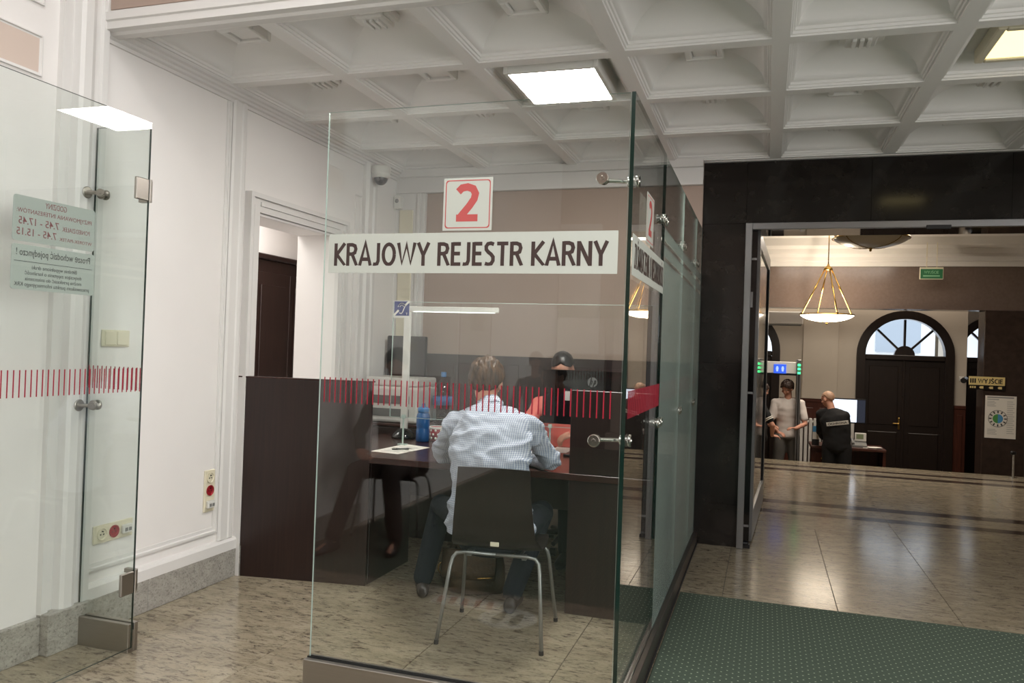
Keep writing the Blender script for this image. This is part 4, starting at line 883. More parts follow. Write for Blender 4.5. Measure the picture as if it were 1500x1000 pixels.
def arch_door(cx, label, hw=.70, zs=1.577, yy=0.0):
    t = thing('arched_door', label, 'door', (cx, 15.0, FZ)); bm = newbm(); N = 24; y0, y1 = 14.93, 15.12
    def ringpts(r): return [(cx + r * math.cos(PI - PI * k / N), zs + r * math.sin(PI - PI * k / N)) for k in range(N + 1)]
    o_, i_ = ringpts(hw + .06), ringpts(hw - .08)
    o_ = [(cx - hw - .06, FZ)] + o_ + [(cx + hw + .06, FZ)]; i_ = [(cx - hw + .08, FZ)] + i_ + [(cx + hw - .08, FZ)]
    rows = [[bm.verts.new((x, y, z)) for x, z in pts] for pts, y in ((o_, y0), (i_, y0), (i_, y1), (o_, y1))]
    for a, b in zip(rows, rows[1:] + rows[:1]):
        for k in range(len(a) - 1): bm.faces.new((a[k], a[k + 1], b[k + 1], b[k]))
    obj('door_frame', bm, darkdoor, t)
    bm = newbm(); box(bm, (cx - hw + .08, 14.95, zs - .09), (cx + hw - .08, 15.08, zs), .01); obj('transom', bm, darkdoor, t)
    for s in (-1, 1):
        a, b = sorted((cx, cx + s * (hw - .06)))
        bm = newbm(); box(bm, (a + .003, 15.0, FZ + .02), (b - .003, 15.06, zs - .09), .004); lf = obj('door_leaf', bm, darkdoor, t)
        for z0, z1 in ((FZ + .18, .25), (.37, 1.38)):
            bm = newbm(); box(bm, (a + .09, 14.985, z0), (b - .09, 15.0, z1), .012); obj('raised_panel', bm, darkdoor, lf)
        if s > 0: bm = newbm(); box(bm, (cx - .02, 14.985, FZ + .02), (cx + .02, 15.075, zs - .09), .004); obj('meeting_strip', bm, darkdoor, lf)
        if s < 0: bm = newbm(); cyl(bm, (cx - .06, 14.95, .40), (cx - .16, 14.95, .40), .009); box(bm, (cx - .075, 14.975, .3), (cx - .045, 15.0, .5), .004); cyl(bm, (cx - .06, 14.95, .40), (cx - .06, 14.98, .40), .008); obj('handle', bm, brass, lf)
    bm = newbm(); N2 = 24; r = hw - .09; c0 = bm.verts.new((cx, 15.05, zs)); vs = [bm.verts.new((cx + r * math.cos(PI * k / N2), 15.05, zs + r * math.sin(PI * k / N2))) for k in range(N2 + 1)]
    for k in range(N2): bm.faces.new((c0, vs[k], vs[k + 1]))
    fan = obj('fanlight_pane', bm, thinglass, t)
    for a in (PI / 4, PI / 2, 3 * PI / 4):
        bm = newbm(); d = V(math.cos(a), 0, math.sin(a)); n = V(-d.z, 0, d.x) * .018; p, q = V(cx, 0, zs) + d * .1, V(cx, 0, zs) + d * r
        prism(bm, [(v.x, v.z) for v in (p - n, p + n, q + n, q - n)], (0, 15.0, 0), (1, 0, 0), (0, 0, 1), (0, 1, 0), .07); obj('glazing_bar', bm, darkdoor, fan)
    bm = newbm(); prism(bm, [(cx + .16 * math.cos(PI * k / 14), zs + .16 * math.sin(PI * k / 14)) for k in range(15)], (0, 14.98, 0), (1, 0, 0), (0, 0, 1), (0, 1, 0), .1); obj('fan_hub', bm, darkdoor, t)
    t.location.y += yy; WM[t] = Matrix.Translation(t.location)
arch_door(AR[0][0], 'arched dark doorway at far left behind the metal detector')
arch_door(AR[1][0], 'tall arched dark wooden double door with a fanlight at the end of the hall')
arch_door(AR[2][0], 'arched dark door partly hidden behind the stone pier with the exit sign', .72, 1.585, 1.2)
# building across the street, seen through the fanlights
t = thing('street_building', 'pale building across the street seen through the fanlights', 'building', (2, 30, FZ))
bm = newbm(); box(bm, (-12, 30, -3), (5.0, 36, 6.5)); box(bm, (5.0, 31, -3), (16, 36, 5.2)); obj('facade', bm, mat('facade_pale', srgb(224, 226, 230), .8), t)
for k in range(6):
    bm = newbm(); box(bm, (-6 + 3.2 * k, 29.9, 1.8), (-4.6 + 3.2 * k, 30.0, 3.4)); obj('window', bm, mat('facade_window', srgb(150, 160, 172), .3), t) if k == 0 else obj('window', bm, bpy.data.materials['facade_window'], t)
bm = newbm(); box(bm, (-14, 29.7, 1.35), (16, 29.9, 1.5)); obj('string_course', bm, greyp, t)
# stone portal in front of the far wall
wp = newbm(); box(wp, (-3.4, 13.9, 2.30), (8, 14.25, 2.98)); wp = struct('trim_6', wp, brownst, 'brown stone lintel across the end of the entrance hall', 'lintel')
bm = newbm(); box(bm, (3.20, 13.86, FZ), (3.78, 14.25, 2.30), .01); struct('trim_7', bm, mat('pier_stone', srgb(64, 52, 46), .25, nz=(12, .2, (1, 1, 1), srgb(52, 42, 38))), 'dark stone pier carrying the yellow exit sign and a poster', 'pier')
bm = newbm(); prism(bm, [(0, 2.98), (-.05, 2.98), (-.06, 3.05), (-.12, 3.06), (-.13, 3.12), (-.22, 3.16), (-.24, 3.24), (-.36, 3.28), (-.38, 3.40), (-.5, 3.42), (-.52, 3.6), (0, 3.6)], (-3.4, 13.9, 0), (0, 1, 0), (0, 0, 1), (1, 0, 0), 11.4); struct('trim_8', bm, trimw, 'white stepped cornice above the brown stone lintel', 'cornice')
bm = newbm(); box(bm, (-3.6, 6.75, 3.6), (8, 16.6, 3.8)); struct('ceiling_entrance', bm, plaster, 'white ceiling of the entrance hall', 'ceiling')
bm = newbm(); box(bm, (-3.6, 6.75, -.9), (-3.4, 16, 3.8)); box(bm, (6.0, 6.75, -.9), (6.2, 16.6, 3.8)); box(bm, (5.2, 6.4, -.2), (6.2, 6.75, 3.8)); struct('wall_side_hall', bm, plast_far, 'cream side walls of the entrance hall', 'wall')
bm = newbm(); box(bm, (3.80, 14.6, .76), (4.5, 14.7, 2.3)); struct('trim_9', bm, plast_far, 'cream wall strip to the right of the stone pier', 'wall strip')
bm = newbm(); box(bm, (3.80, 14.55, FZ), (4.5, 14.7, .76)); struct('trim_10', bm, redwood, 'mahogany wainscot to the right of the stone pier', 'wainscot')
bm = newbm(); box(bm, (4.9, 6.75, -.25), (6.2, 12.0, 0)); struct('floor_side', bm, granite, 'side strip of the passage floor', 'floor')
# sliding door unit in the passage
t = thing('sliding_door', 'aluminium framed sliding glass door parked along the left of the passage', 'door', (-.1, 6.5, 0))
bm = newbm(); box(bm, (PX0, 6.255, 0), (PX0 + .05, 6.289, PZ + .03), .003); box(bm, (PX0 + .05, 6.255, PZ - .02), (PX1 + .03, 6.289, PZ + .03), .003); box(bm, (PX1, 6.255, 0), (PX1 + .03, 6.289, PZ - .02), .003); obj('surround', bm, alu, t)
bm = newbm(); box(bm, (-.155, 6.30, .03), (-.085, 6.42, 2.42)); obj('black_housing', bm, blackgl, t)
bm = newbm()
for z in (.17, 1.18, 2.2): box(bm, (-.153, 6.294, z - .008), (-.088, 6.299, z + .008))
obj('cross_bar', bm, alu, t)
bm = newbm(); box(bm, (-.135, 6.293, 1.83), (-.108, 6.299, 1.95), .001); obj('lock_plate', bm, alu, t)
bm = newbm(); box(bm, (-.155, 6.285, .0), (-.075, 6.34, .03), .003); cyl(bm, (-.13, 6.28, .04), (-.09, 6.28, .04), .012); obj('floor_guide', bm, blackp, t)
LM = Matrix.Translation((-.085, 6.46, 0)) @ Matrix.Rotation(-math.atan2(.08, 1.9), 4, 'Z'); LL = 1.9   # the leaf stands a little ajar
bm = newbm()
box(bm, (-.02, 0, .02), (.02, .11, 2.44), .003, M=LM); box(bm, (-.02, LL - .11, .02), (.02, LL, 2.44), .003, M=LM); box(bm, (-.02, .11, .02), (.02, LL - .11, .24), .003, M=LM); box(bm, (-.02, .11, 2.32), (.02, LL - .11, 2.44), .003, M=LM)
lf = obj('door_leaf', bm, alu, t); bm = newbm(); box(bm, (-.006, .11, .24), (.006, LL - .11, 2.32), M=LM); obj('leaf_glass', bm, mat('dark_leaf_glass', srgb(26, 30, 30), .05), lf)
bm = newbm(); box(bm, (.0065, .11, .24), (.016, .125, 2.32), .001, M=LM); box(bm, (.0065, LL - .125, .24), (.016, LL - .11, 2.32), .001, M=LM); obj('glazing_bead', bm, rubber, lf)
bm = newbm(); box(bm, (1.06, 6.25, 2.405), (1.22, 6.2545, 2.435), .002); solo('door_sensor', bm, blackp, 'small black motion sensor on the frame over the passage', 'sensor', loc=(1.14, 6.255, 2.42))
# chandeliers
def chandelier(x, y, zb, r, zc, label, on):
    t = thing('chandelier', label, 'chandelier', (x, y, zb)); h = r * .26; tm = zb + h + r * 1.72
    bm = newbm(); lathe(bm, [(.001, 0)] + [(r * math.sin(a), h * (1 - math.cos(a)) / (1 - math.cos(1.25)) * .96) for a in [k * 1.25 / 9 for k in range(1, 10)]], (x, y, zb), 36); bw = obj('glass_bowl', bm, bowlm if on else bowloff, t, True)
    R_ = r * math.sin(1.25)
    bm = newbm(); lathe(bm, [(R_ - .01, h * .94), (R_ + .012, h * .94), (R_ + .016, h * 1.02), (R_ + .006, h * 1.14), (R_ - .01, h * 1.14), (R_ - .01, h * .94)], (x, y, zb), 36); rm = obj('rim', bm, brass, t, True)
    bm = newbm(); ball(bm, (x, y, zb - .025), .016); lathe(bm, [(.001, -.018), (.02, -.012), (.03, -.002), (.001, .002)], (x, y, zb), 16); obj('finial', bm, brass, t, True)
    for k in range(4):
        a = PI / 4 * .4 + PI / 2 * k; e = V(x + R_ * math.cos(a), y + R_ * math.sin(a), zb + h); q = V(x + .05 * math.cos(a), y + .05 * math.sin(a), tm)
        bm = newbm(); tube(bm, [e, e.lerp(q, .55), e.lerp(q, .6), e.lerp(q, .64), q], [.011, .011, .02, .011, .011], 8); obj('arm', bm, brass, t, True); 
        bm = newbm(); cyl(bm, e + V(0, 0, -.01), e + V(0, 0, .03), .016); obj('knob', bm, brass, rm)
    bm = newbm(); lathe(bm, [(.001, -.03), (.05, -.02), (.07, 0), (.05, .03), (.02, .05), (.012, .08)], (x, y, tm), 20); cyl(bm, (x, y, tm + .05), (x, y, zc), .008); obj('stem', bm, brass, t, True)
    bm = newbm()
    for k in range(4):
        a = PI / 4 + PI / 2 * k
        tube(bm, [V(x + r * 1.005 * math.sin(b) * math.cos(a), y + r * 1.005 * math.sin(b) * math.sin(a), zb - .003 + h * (1 - math.cos(b)) / (1 - math.cos(1.25)) * .96) for b in [.1 + q * .23 for q in range(6)]], .004, 6)
    obj('bowl_rib', bm, brass, bw)
chandelier(.868, 13.0, 2.03, .41, 3.6, 'lit brass chandelier with white glass bowl on straight arms', True)
point('chandelier_glow', (.868, 13.0, 2.10), 34, (1.0, .86, .68), .04)
chandelier(1.118, 10.0, 2.765, .43, 3.6, 'unlit glass bowl lamp cut off by the top of the passage', False)
# exit signs, poster, lights
t = thing('exit_sign', 'green illuminated exit sign under the white cornice', 'sign', (2.3, 13.45, 2.75))
bm = newbm(); box(bm, (2.205, 13.43, 2.735), (2.53, 13.47, 2.92), .004); cyl(bm, (2.3, 13.45, 2.92), (2.3, 13.45, 3.3), .006); cyl(bm, (2.44, 13.45, 2.92), (2.44, 13.45, 3.3), .006); obj('case', bm, creamp, t)
bm = newbm(); box(bm, (2.215, 13.426, 2.745), (2.52, 13.4298, 2.89)); gf = obj('green_face', bm, greensign, t)
bm = newbm(); strokes_bm(bm, 'WYJŚCIE', (2.265, 13.4255, 2.82), (1, 0, 0), (0, 0, 1), .2, .042); box(bm, (2.25, 13.425, 2.775), (2.48, 13.4258, 2.795)); obj('lettering', bm, mat('exit_letters', srgb(140, 190, 150), .5), gf)
t = thing('exit_sign', 'yellow exit sign with dark lettering on the stone pier', 'sign', (3.24, 13.85, 1.13))
bm = newbm(); box(bm, (3.0, 13.83, 1.145), (3.49, 13.845, 1.275), .002); bd = obj('board', bm, yellowsg, t)
bm = newbm(); strokes_bm(bm, 'WYJŚCIE', (3.125, 13.8292, 1.172), (1, 0, 0), (0, 0, 1), .335, .07, .2)
for k in range(3): box(bm, (3.015 + .03 * k, 13.829, 1.175), (3.035 + .03 * k, 13.8298, 1.245))
obj('lettering', bm, inkblack, bd)
bm = newbm(); box(bm, (3.0, 13.832, 1.075), (3.49, 13.846, 1.143), .002); b2 = obj('lower_strip', bm, blackp, t)
for x in (3.17, 3.30, 3.42):
    bm = newbm(); prism(bm, [(0, 0), (.018, .018), (.06, .018), (.06, -.018), (.018, -.018)], (x - .03, 13.831, 1.11), (1, 0, 0), (0, 0, 1), (0, -1, 0), .001); obj('arrow_mark', bm, yellowsg, b2)
for x in (3.015, 3.045, 3.075):
    bm = newbm(); box(bm, (x, 13.83, 1.095), (x + .02, 13.8318, 1.125)); obj('square_mark', bm, yellowsg, b2)
t = thing('poster', 'white information poster with a blue and green wheel on the stone pier', 'poster', (3.41, 13.85, .34))
bm = newbm(); box(bm, (3.235, 13.848, .34), (3.655, 13.8535, .99)); ps = obj('sheet', bm, paper, t)
bm = newbm(); box(bm, (3.26, 13.8465, .955), (3.62, 13.848, .975)); box(bm, (3.26, 13.8465, .928), (3.42, 13.848, .94))
for x0, x1, za, zb, n_ in ((3.26, 3.38, .83, .90, 4), (3.27, 3.40, .40, .47, 4), (3.53, 3.63, .42, .90, 16)):
    for k in range(n_): z = za + (zb - za) * k / max(1, n_ - 1); box(bm, (x0, 13.8465, z), (x1 - .02 * (k % 2), 13.848, z + .006))
obj('text_lines', bm, mat('poster_text', srgb(150, 150, 150), .6), ps)['kind'] = 'stuff'
c_ = V(3.41, 13.8468, .64)
for m_, a0, nm in ((posterb, -PI / 2, 'blue_half'), (posterg, PI / 2, 'green_half')):
    bm = newbm(); prism(bm, [(.07 * math.cos(a0 + PI * k / 16), .07 * math.sin(a0 + PI * k / 16)) for k in range(17)], c_, (1, 0, 0), (0, 0, 1), (0, -1, 0), .001); obj(nm, bm, m_, ps)
bm = newbm()
for k in range(12):
    a = 2 * PI * k / 12; prism(bm, [(math.cos(a + d) * r_, math.sin(a + d) * r_) for r_, d in ((.085, -.1), (.12, -.08), (.12, .08), (.085, .1))], c_, (1, 0, 0), (0, 0, 1), (0, -1, 0), .001)
lathe(bm, [(.124, 0), (.13, 0), (.13, .001), (.124, .001), (.124, 0)], c_, 32, V(0, -1, 0)); obj('wheel_ring', bm, inkgrey, ps)
# metal detector arch
t = thing('metal_detector', 'grey walk-through metal detector arch with green lights and a blue screen', 'metal detector', (.1, 12.95, FZ))
for x in (.485, -.36):
    bm = newbm(); box(bm, (x - .03, 12.8, FZ), (x + .03, 13.15, 1.44), .008); po = obj('post', bm, alu, t)
    bm = newbm(); box(bm, (x - .008, 12.795, FZ + .1), (x + .008, 12.7995, 1.3)); obj('dark_groove', bm, blackp, po)
    if x > 0:
        for k in range(3):
            bm = newbm(); box(bm, (x - .022, 12.79, 1.22 + .06 * k), (x + .022, 12.797, 1.255 + .06 * k), .002); obj('green_light', bm, ledgreen, po)
bm = newbm(); box(bm, (-.33, 12.85, 1.22), (.455, 13.1, 1.40), .006); cb = obj('cross_beam', bm, radm, t)
bm = newbm(); box(bm, (-.33, 12.845, 1.195), (.455, 13.1, 1.2195)); obj('dark_edge', bm, blackp, cb)
bm = newbm(); box(bm, (.12, 12.835, 1.22), (.30, 12.849, 1.36), .003); sc_ = obj('screen', bm, screenb, t)
bm = newbm()
for x in (.17, .25): prism(bm, [(-.012, 0), (.012, 0), (.02, .05), (.01, .08), (-.01, .08), (-.02, .05)], (x, 12.8345, 1.25), (1, 0, 0), (0, 0, 1), (0, -1, 0), .0005)
obj('scan_figure', bm, mat('scan_light', srgb(150, 170, 240), .4, emit=(srgb(150, 175, 250), .8)), sc_)
# radiator, guard desk and its things, far monitor
t = thing('radiator', 'white ribbed radiator under the wainscot behind the guard', 'radiator', (1.0, 14.85, FZ))
for k in range(12):
    bm = newbm() if k == 0 else None
    if k == 0: box(bm, (.60, 14.78, FZ + .15), (.655, 14.90, .42), .015, seg=2); f_ = obj('fin', bm, radm, t)
    else: copy_part(f_, (.075 * k, 0, 0), t)
bm = newbm(); cyl(bm, (.6, 14.84, FZ + .2), (1.48, 14.84, FZ + .2), .02); cyl(bm, (.6, 14.84, .36), (1.48, 14.84, .36), .02); cyl(bm, (.62, 14.84, FZ), (.62, 14.84, FZ + .2), .015); cyl(bm, (1.46, 14.84, FZ), (1.46, 14.84, FZ + .2), .015); obj('pipe', bm, radm, t)
t = thing('guard_desk', 'reddish wooden desk of the guards holding a grey telephone', 'desk', (1.42, 12.95, FZ))
bm = newbm(); box(bm, (.68, 12.75, .12), (1.72, 13.35, .16), .004); obj('desk_top', bm, redwood, t)
bm = newbm(); box(bm, (.70, 12.80, FZ), (.94, 13.3, .12), .003); obj('drawer_unit', bm, redwood, t)
for k in range(3): bm = newbm(); box(bm, (.755, 12.785, FZ + .08 + .22 * k), (.925, 12.80, FZ + .27 + .22 * k), .004); d_ = obj('drawer', bm, redwood, t); bm = newbm(); ball(bm, (.84, 12.775, FZ + .18 + .22 * k), .014); obj('knob', bm, brass, d_)
bm = newbm(); box(bm, (1.68, 12.78, FZ), (1.72, 13.32, .12), .003); obj('side_panel', bm, redwood, t)
bm = newbm(); box(bm, (.94, 13.3, FZ + .25), (1.68, 13.32, .12), .003); obj('modesty_panel', bm, redwood, t)
t = thing('desk_phone', 'grey desk telephone with a display on the guard desk', 'telephone', (1.36, 12.95, .16))
bm = newbm(); prism(bm, [(0, 0), (.2, 0), (.2, .1), (0, .03)], (1.27, 12.85, .1605), (0, 1, 0), (0, 0, 1), (1, 0, 0), .2); obj('base', bm, greyp, t)
bm = newbm(); box(bm, (1.31, 12.96, .245), (1.47, 12.985, .37), .006); hs_ = obj('display_housing', bm, whitep, t); bm = newbm(); box(bm, (1.33, 12.957, .28), (1.43, 12.9598, .35)); obj('display', bm, mat('lcd', srgb(130, 140, 110), .3), hs_)
bm = newbm(); tube(bm, [(1.28, 12.87, .215), (1.28, 12.95, .245), (1.28, 13.03, .255)], [.022, .015, .022], 10); obj('handset', bm, greyp, t, True)
for k, (x, y, dz) in enumerate(((1.50, 12.86, 0), (1.58, 12.9, .006), (1.56, 12.84, .012))):
    bm = newbm(); box(bm, (x - .08, y - .05, .1605 + dz), (x + .1, y + .1, .166 + dz), .001, M=Matrix.Translation((x, y, 0)) @ Matrix.Rotation(.3 * k - .2, 4, 'Z') @ Matrix.Translation((-x, -y, 0)))
    solo('paper_stack', bm, paper, ['lowest loose papers on the guard desk', 'middle loose papers on the guard desk', 'topmost loose papers on the guard desk'][k], 'papers', loc=(x, y, .16))
t = thing('computer_monitor', 'bright white monitor in the entrance hall behind the guard', 'monitor', (1.28, 13.9, .16))
bm = newbm(); box(bm, (1.0, 13.88, .44), (1.56, 13.915, .84), .006); hs_ = obj('housing', bm, blackp, t); bm = newbm(); box(bm, (1.02, 13.876, .46), (1.42, 13.8798, .82)); obj('bright_screen', bm, screenw, t); bm = newbm(); box(bm, (1.42, 13.876, .46), (1.545, 13.8798, .82)); obj('dark_side_pane', bm, mat('screen_dark', srgb(40, 44, 56), .3, emit=(srgb(40, 46, 60), .5)), t)
bm = newbm(); box(bm, (1.25, 13.88, FZ), (1.31, 13.92, .46), .003); box(bm, (1.1, 13.75, FZ), (1.46, 14.05, FZ + .02), .003); obj('floor_stand', bm, blackp, t)
t = thing('leaflet_holder', 'small holder with a blue and white leaflet on the guard desk', 'leaflet holder', (.75, 12.82, .16))
bm = newbm(); box(bm, (.70, 12.80, .1605), (.80, 12.85, .25), .002); obj('holder', bm, blackp, t); bm = newbm(); box(bm, (.705, 12.795, .25), (.795, 12.805, .45)); lf_ = obj('leaflet', bm, paper, t); bm = newbm(); box(bm, (.706, 12.7935, .36), (.794, 12.7948, .448)); obj('blue_print', bm, posterb, lf_)
t = thing('bullet_camera', 'small black camera on the cream wall beside the arched door', 'camera', (3.1, 14.9, 1.2))
bm = newbm(); cyl(bm, (3.14, 14.7, 1.21), (3.08, 14.56, 1.19), .045); obj('body', bm, blackp, t); bm = newbm(); cyl(bm, (3.14, 14.7, 1.21), (3.14, 15.0, 1.21), .02); box(bm, (3.10, 14.98, 1.17), (3.18, 15.0, 1.25), .004); obj('bracket', bm, whitep, t)
t = thing('air_conditioner', 'pale air conditioner high on the far wall above the detector', 'air conditioner', (.25, 14.9, 1.95))
bm = newbm(); box(bm, (-.3, 14.70, 2.05), (.60, 14.925, 2.28), .02, seg=2); obj('body', bm, radm, t); bm = newbm(); box(bm, (-.27, 14.71, 2.03), (.57, 14.80, 2.0495), .004); obj('louvre', bm, greyp, t)
t = thing('barrier_post', 'thin chrome barrier post at the edge of the polished floor', 'barrier post', (3.10, 11.82, 0))
bm = newbm(); cyl(bm, (3.10, 11.82, .012), (3.10, 11.82, .30), .012); obj('post', bm, chrome, t); bm = newbm(); box(bm, (3.07, 11.79, .30), (3.13, 11.85, .345), .01); obj('head', bm, blackp, t); bm = newbm(); lathe(bm, [(.001, 0), (.06, 0), (.06, .008), (.001, .012)], (3.10, 11.82, 0), 20); obj('base', bm, chrome, t)
# ------------------------------------------------------------------ people
def remesh(bm, name, m, parent, voxel, smooth_it=6, wrinkle=None, fac=0.5):
    """fuse overlapping closed shells into one continuous skin"""
    bmesh.ops.recalc_face_normals(bm, faces=bm.faces[:])
    me = bpy.data.meshes.new('tmp'); bm.to_mesh(me); bm.free()
    ob = bpy.data.objects.new('tmp', me); COL.objects.link(ob)
    r = ob.modifiers.new('r', 'REMESH'); r.mode = 'VOXEL'; r.voxel_size = voxel
    s = ob.modifiers.new('s', 'SMOOTH'); s.factor = fac; s.iterations = smooth_it
    out = bpy.data.meshes.new_from_object(ob.evaluated_get(bpy.context.evaluated_depsgraph_get()))
    bpy.data.objects.remove(ob); bpy.data.meshes.remove(me)
    b2 = bmesh.new(); b2.from_mesh(out); bpy.data.meshes.remove(out)
    if wrinkle:
        b2.normal_update(); mv = []
        for v in b2.verts: mv.append(v.normal * wrinkle(v.co, v.normal))
        for v, d in zip(b2.verts, mv): v.co += d
    for f in b2.faces: f.smooth = True
    return obj(name, b2, m, parent, True, fixn=False)
def limb(bm, pts, rads, n=14):
    pts = [V(*p) if not isinstance(p, Vector) else p for p in pts]
    tube(bm, pts, rads, n); ball(bm, pts[0], rads[0], nu=12, nv=8); ball(bm, pts[-1], rads[-1], nu=12, nv=8)
    for p, r in zip(pts[1:-1], rads[1:-1]): ball(bm, p, r, nu=12, nv=8)
def torso(bm, pel, mid, neck, sH, sS, secs, n=22):
    pel, mid, neck, sH, sS = V(*pel), V(*mid), V(*neck), V(*sH), V(*sS); out = []
    for t, a, b in secs:
        p = pel * (1 - t) ** 2 + mid * (2 * t * (1 - t)) + neck * t * t
        d = ((mid - pel) * (1 - t) + (neck - mid) * t).normalized()
        s = sH.lerp(sS, min(1, max(0, t))); s = (s - d * s.dot(d)).normalized(); f = s.cross(d)
        out.append((p, s * a, f * b))
    loft(bm, out, n)
SEC_BODY = [(-.16, .10, .08), (-.12, .155, .11), (0, .165, .118), (.2, .15, .105), (.4, .15, .108), (.6, .165, .115), (.78, .168, .105), (.9, .12, .08), (1.0, .06, .058)]
SEC_SHIRT = [(-.10, .17, .125), (0, .178, .13), (.2, .165, .12), (.4, .165, .122), (.6, .18, .128), (.78, .186, .118), (.9, .14, .092), (.97, .085, .072), (1.0, .066, .064)]
def hand(bm, w, d, nrm, side, curl=.5, k=1.0):
    """palm and five fingers; d along the hand, nrm out of the back of the hand, side=+1 when the thumb lies along d x nrm"""
    w, d, nrm = V(*w), V(*d).normalized(), V(*nrm); nrm = (nrm - d * nrm.dot(d)).normalized(); s = d.cross(nrm) * side
    R = Matrix((s, d, nrm)).transposed()
    ball(bm, w + d * .045 * k, (.040 * k, .052 * k, .014 * k), R, 14, 8); ball(bm, w + d * .06 * k - s * .006, (.038 * k, .035 * k, .0125 * k), R, 14, 8)
    for i, (o, L) in enumerate(((.030, .068), (.011, .078), (-.009, .073), (-.028, .058))):
        p = w + d * .082 * k + s * o * k; pts = [p - d * .02 * k, p]; ang = .18
        dd = (d + s * o * 1.2).normalized()
        for q, f in enumerate((.42, .33, .25)):
            ang += curl * (.55 + .15 * q); st = dd * math.cos(ang) - nrm * math.sin(ang); p = p + st * L * f * k; pts.append(p)
        tube(bm, pts, [.0095 * k, .0095 * k, .0088 * k, .008 * k, .0065 * k], 9); ball(bm, pts[-1], .0068 * k, nu=9, nv=6)
    b = w + d * .02 * k + s * .03 * k; e1 = b + (d * .55 + s * .75 - nrm * .25).normalized() * .038 * k; e2 = e1 + (d * .85 + s * .3 - nrm * .35).normalized() * .03 * k
    tube(bm, [b - s * .015, b, e1, e2], [.013 * k, .0125 * k, .0105 * k, .008 * k], 10); ball(bm, e2, .0082 * k, nu=9, nv=6)
def head_shape(bm, c, f, u, k=1.0):
    c, f, u = V(*c), V(*f).normalized(), V(*u); u = (u - f * u.dot(f)).normalized(); r = f.cross(u); R = Matrix((r, f, u)).transposed()
    P = lambda x, y, z: c + r * x * k + f * y * k + u * z * k
    B = lambda p, s, nu=16, nv=10: ball(bm, P(*p), tuple(q * k for q in s), R, nu, nv)
    B((0, -.012, .028), (.074, .092, .084)); B((0, .018, -.035), (.060, .068, .075)); B((0, .035, -.082), (.036, .036, .03)); B((0, .045, .03), (.06, .045, .05))
    B((0, .094, -.022), (.013, .018, .016), 10, 8); B((0, .086, .002), (.009, .014, .03), 10, 8)
    for s in (-1, 1):
        B((s * .076, -.008, -.012), (.009, .020, .032), 12, 8); B((s * .078, .002, -.012), (.011, .012, .026), 10, 8); B((s * .032, .073, .022), (.022, .012, .009), 10, 8); B((s * .04, .062, -.03), (.02, .02, .02), 10, 8)
    B((0, .084, -.056), (.022, .009, .0075), 10, 6); B((0, .082, -.066), (.02, .009, .0075), 10, 6)
    return P, R, r, f, u
def hair_cap(name, P, R, m, parent, k, line=(-.085, .045), thick=.014, seed=0, strand=.006):
    """hair with a hairline: low at the nape, high over the face, clear of the ears"""
    bm = newbm(); nu, nv = 96, 48
    bmesh.ops.create_uvsphere(bm, u_segments=nu, v_segments=nv, radius=1.0)
    for v in bm.verts:
        d = v.co.normalized(); fr = d.y; az = math.atan2(abs(d.x), d.y)         # 0 at the face, pi at the nape
        t = az / PI; cut = line[1] * (1 - t) + line[0] * t + .02 * math.exp(-((t - .0) / .35) ** 2) + .035 * math.exp(-((t - .5) / .10) ** 2)
        z = d.z * .09 + .028
        a = min(1, max(0, (z - cut) / .018 + .5))
        n = noise.noise(V(d.x * 4 + seed, d.y * 4, d.z * 1.6)) * strand + noise.noise(V(d.x * 22 + seed, d.y * 22, d.z * 2.5)) * strand * .45
        s = 1 + a * (thick + n) / .08 - (1 - a) * .16
        q = V(d.x * .076 * s, d.y * .094 * s - .012, d.z * .087 * s + .028)
        v.co = P(q.x, q.y, q.z)
    for f in bm.faces: f.smooth = True
    return obj(name, bm, m, parent, True)
def eyes(P, parent, k):
    bm = newbm()
    for s in (-1, 1): ball(bm, P(s * .031, .0725, .006), .0105 * k, nu=12, nv=8)
    o = obj('eyes', bm, eyew, parent, True); bm = newbm()
    for s in (-1, 1): ball(bm, P(s * .031, .0795, .005), .0052 * k, nu=10, nv=6)
    obj('irises', bm, inkbrown, o, True)
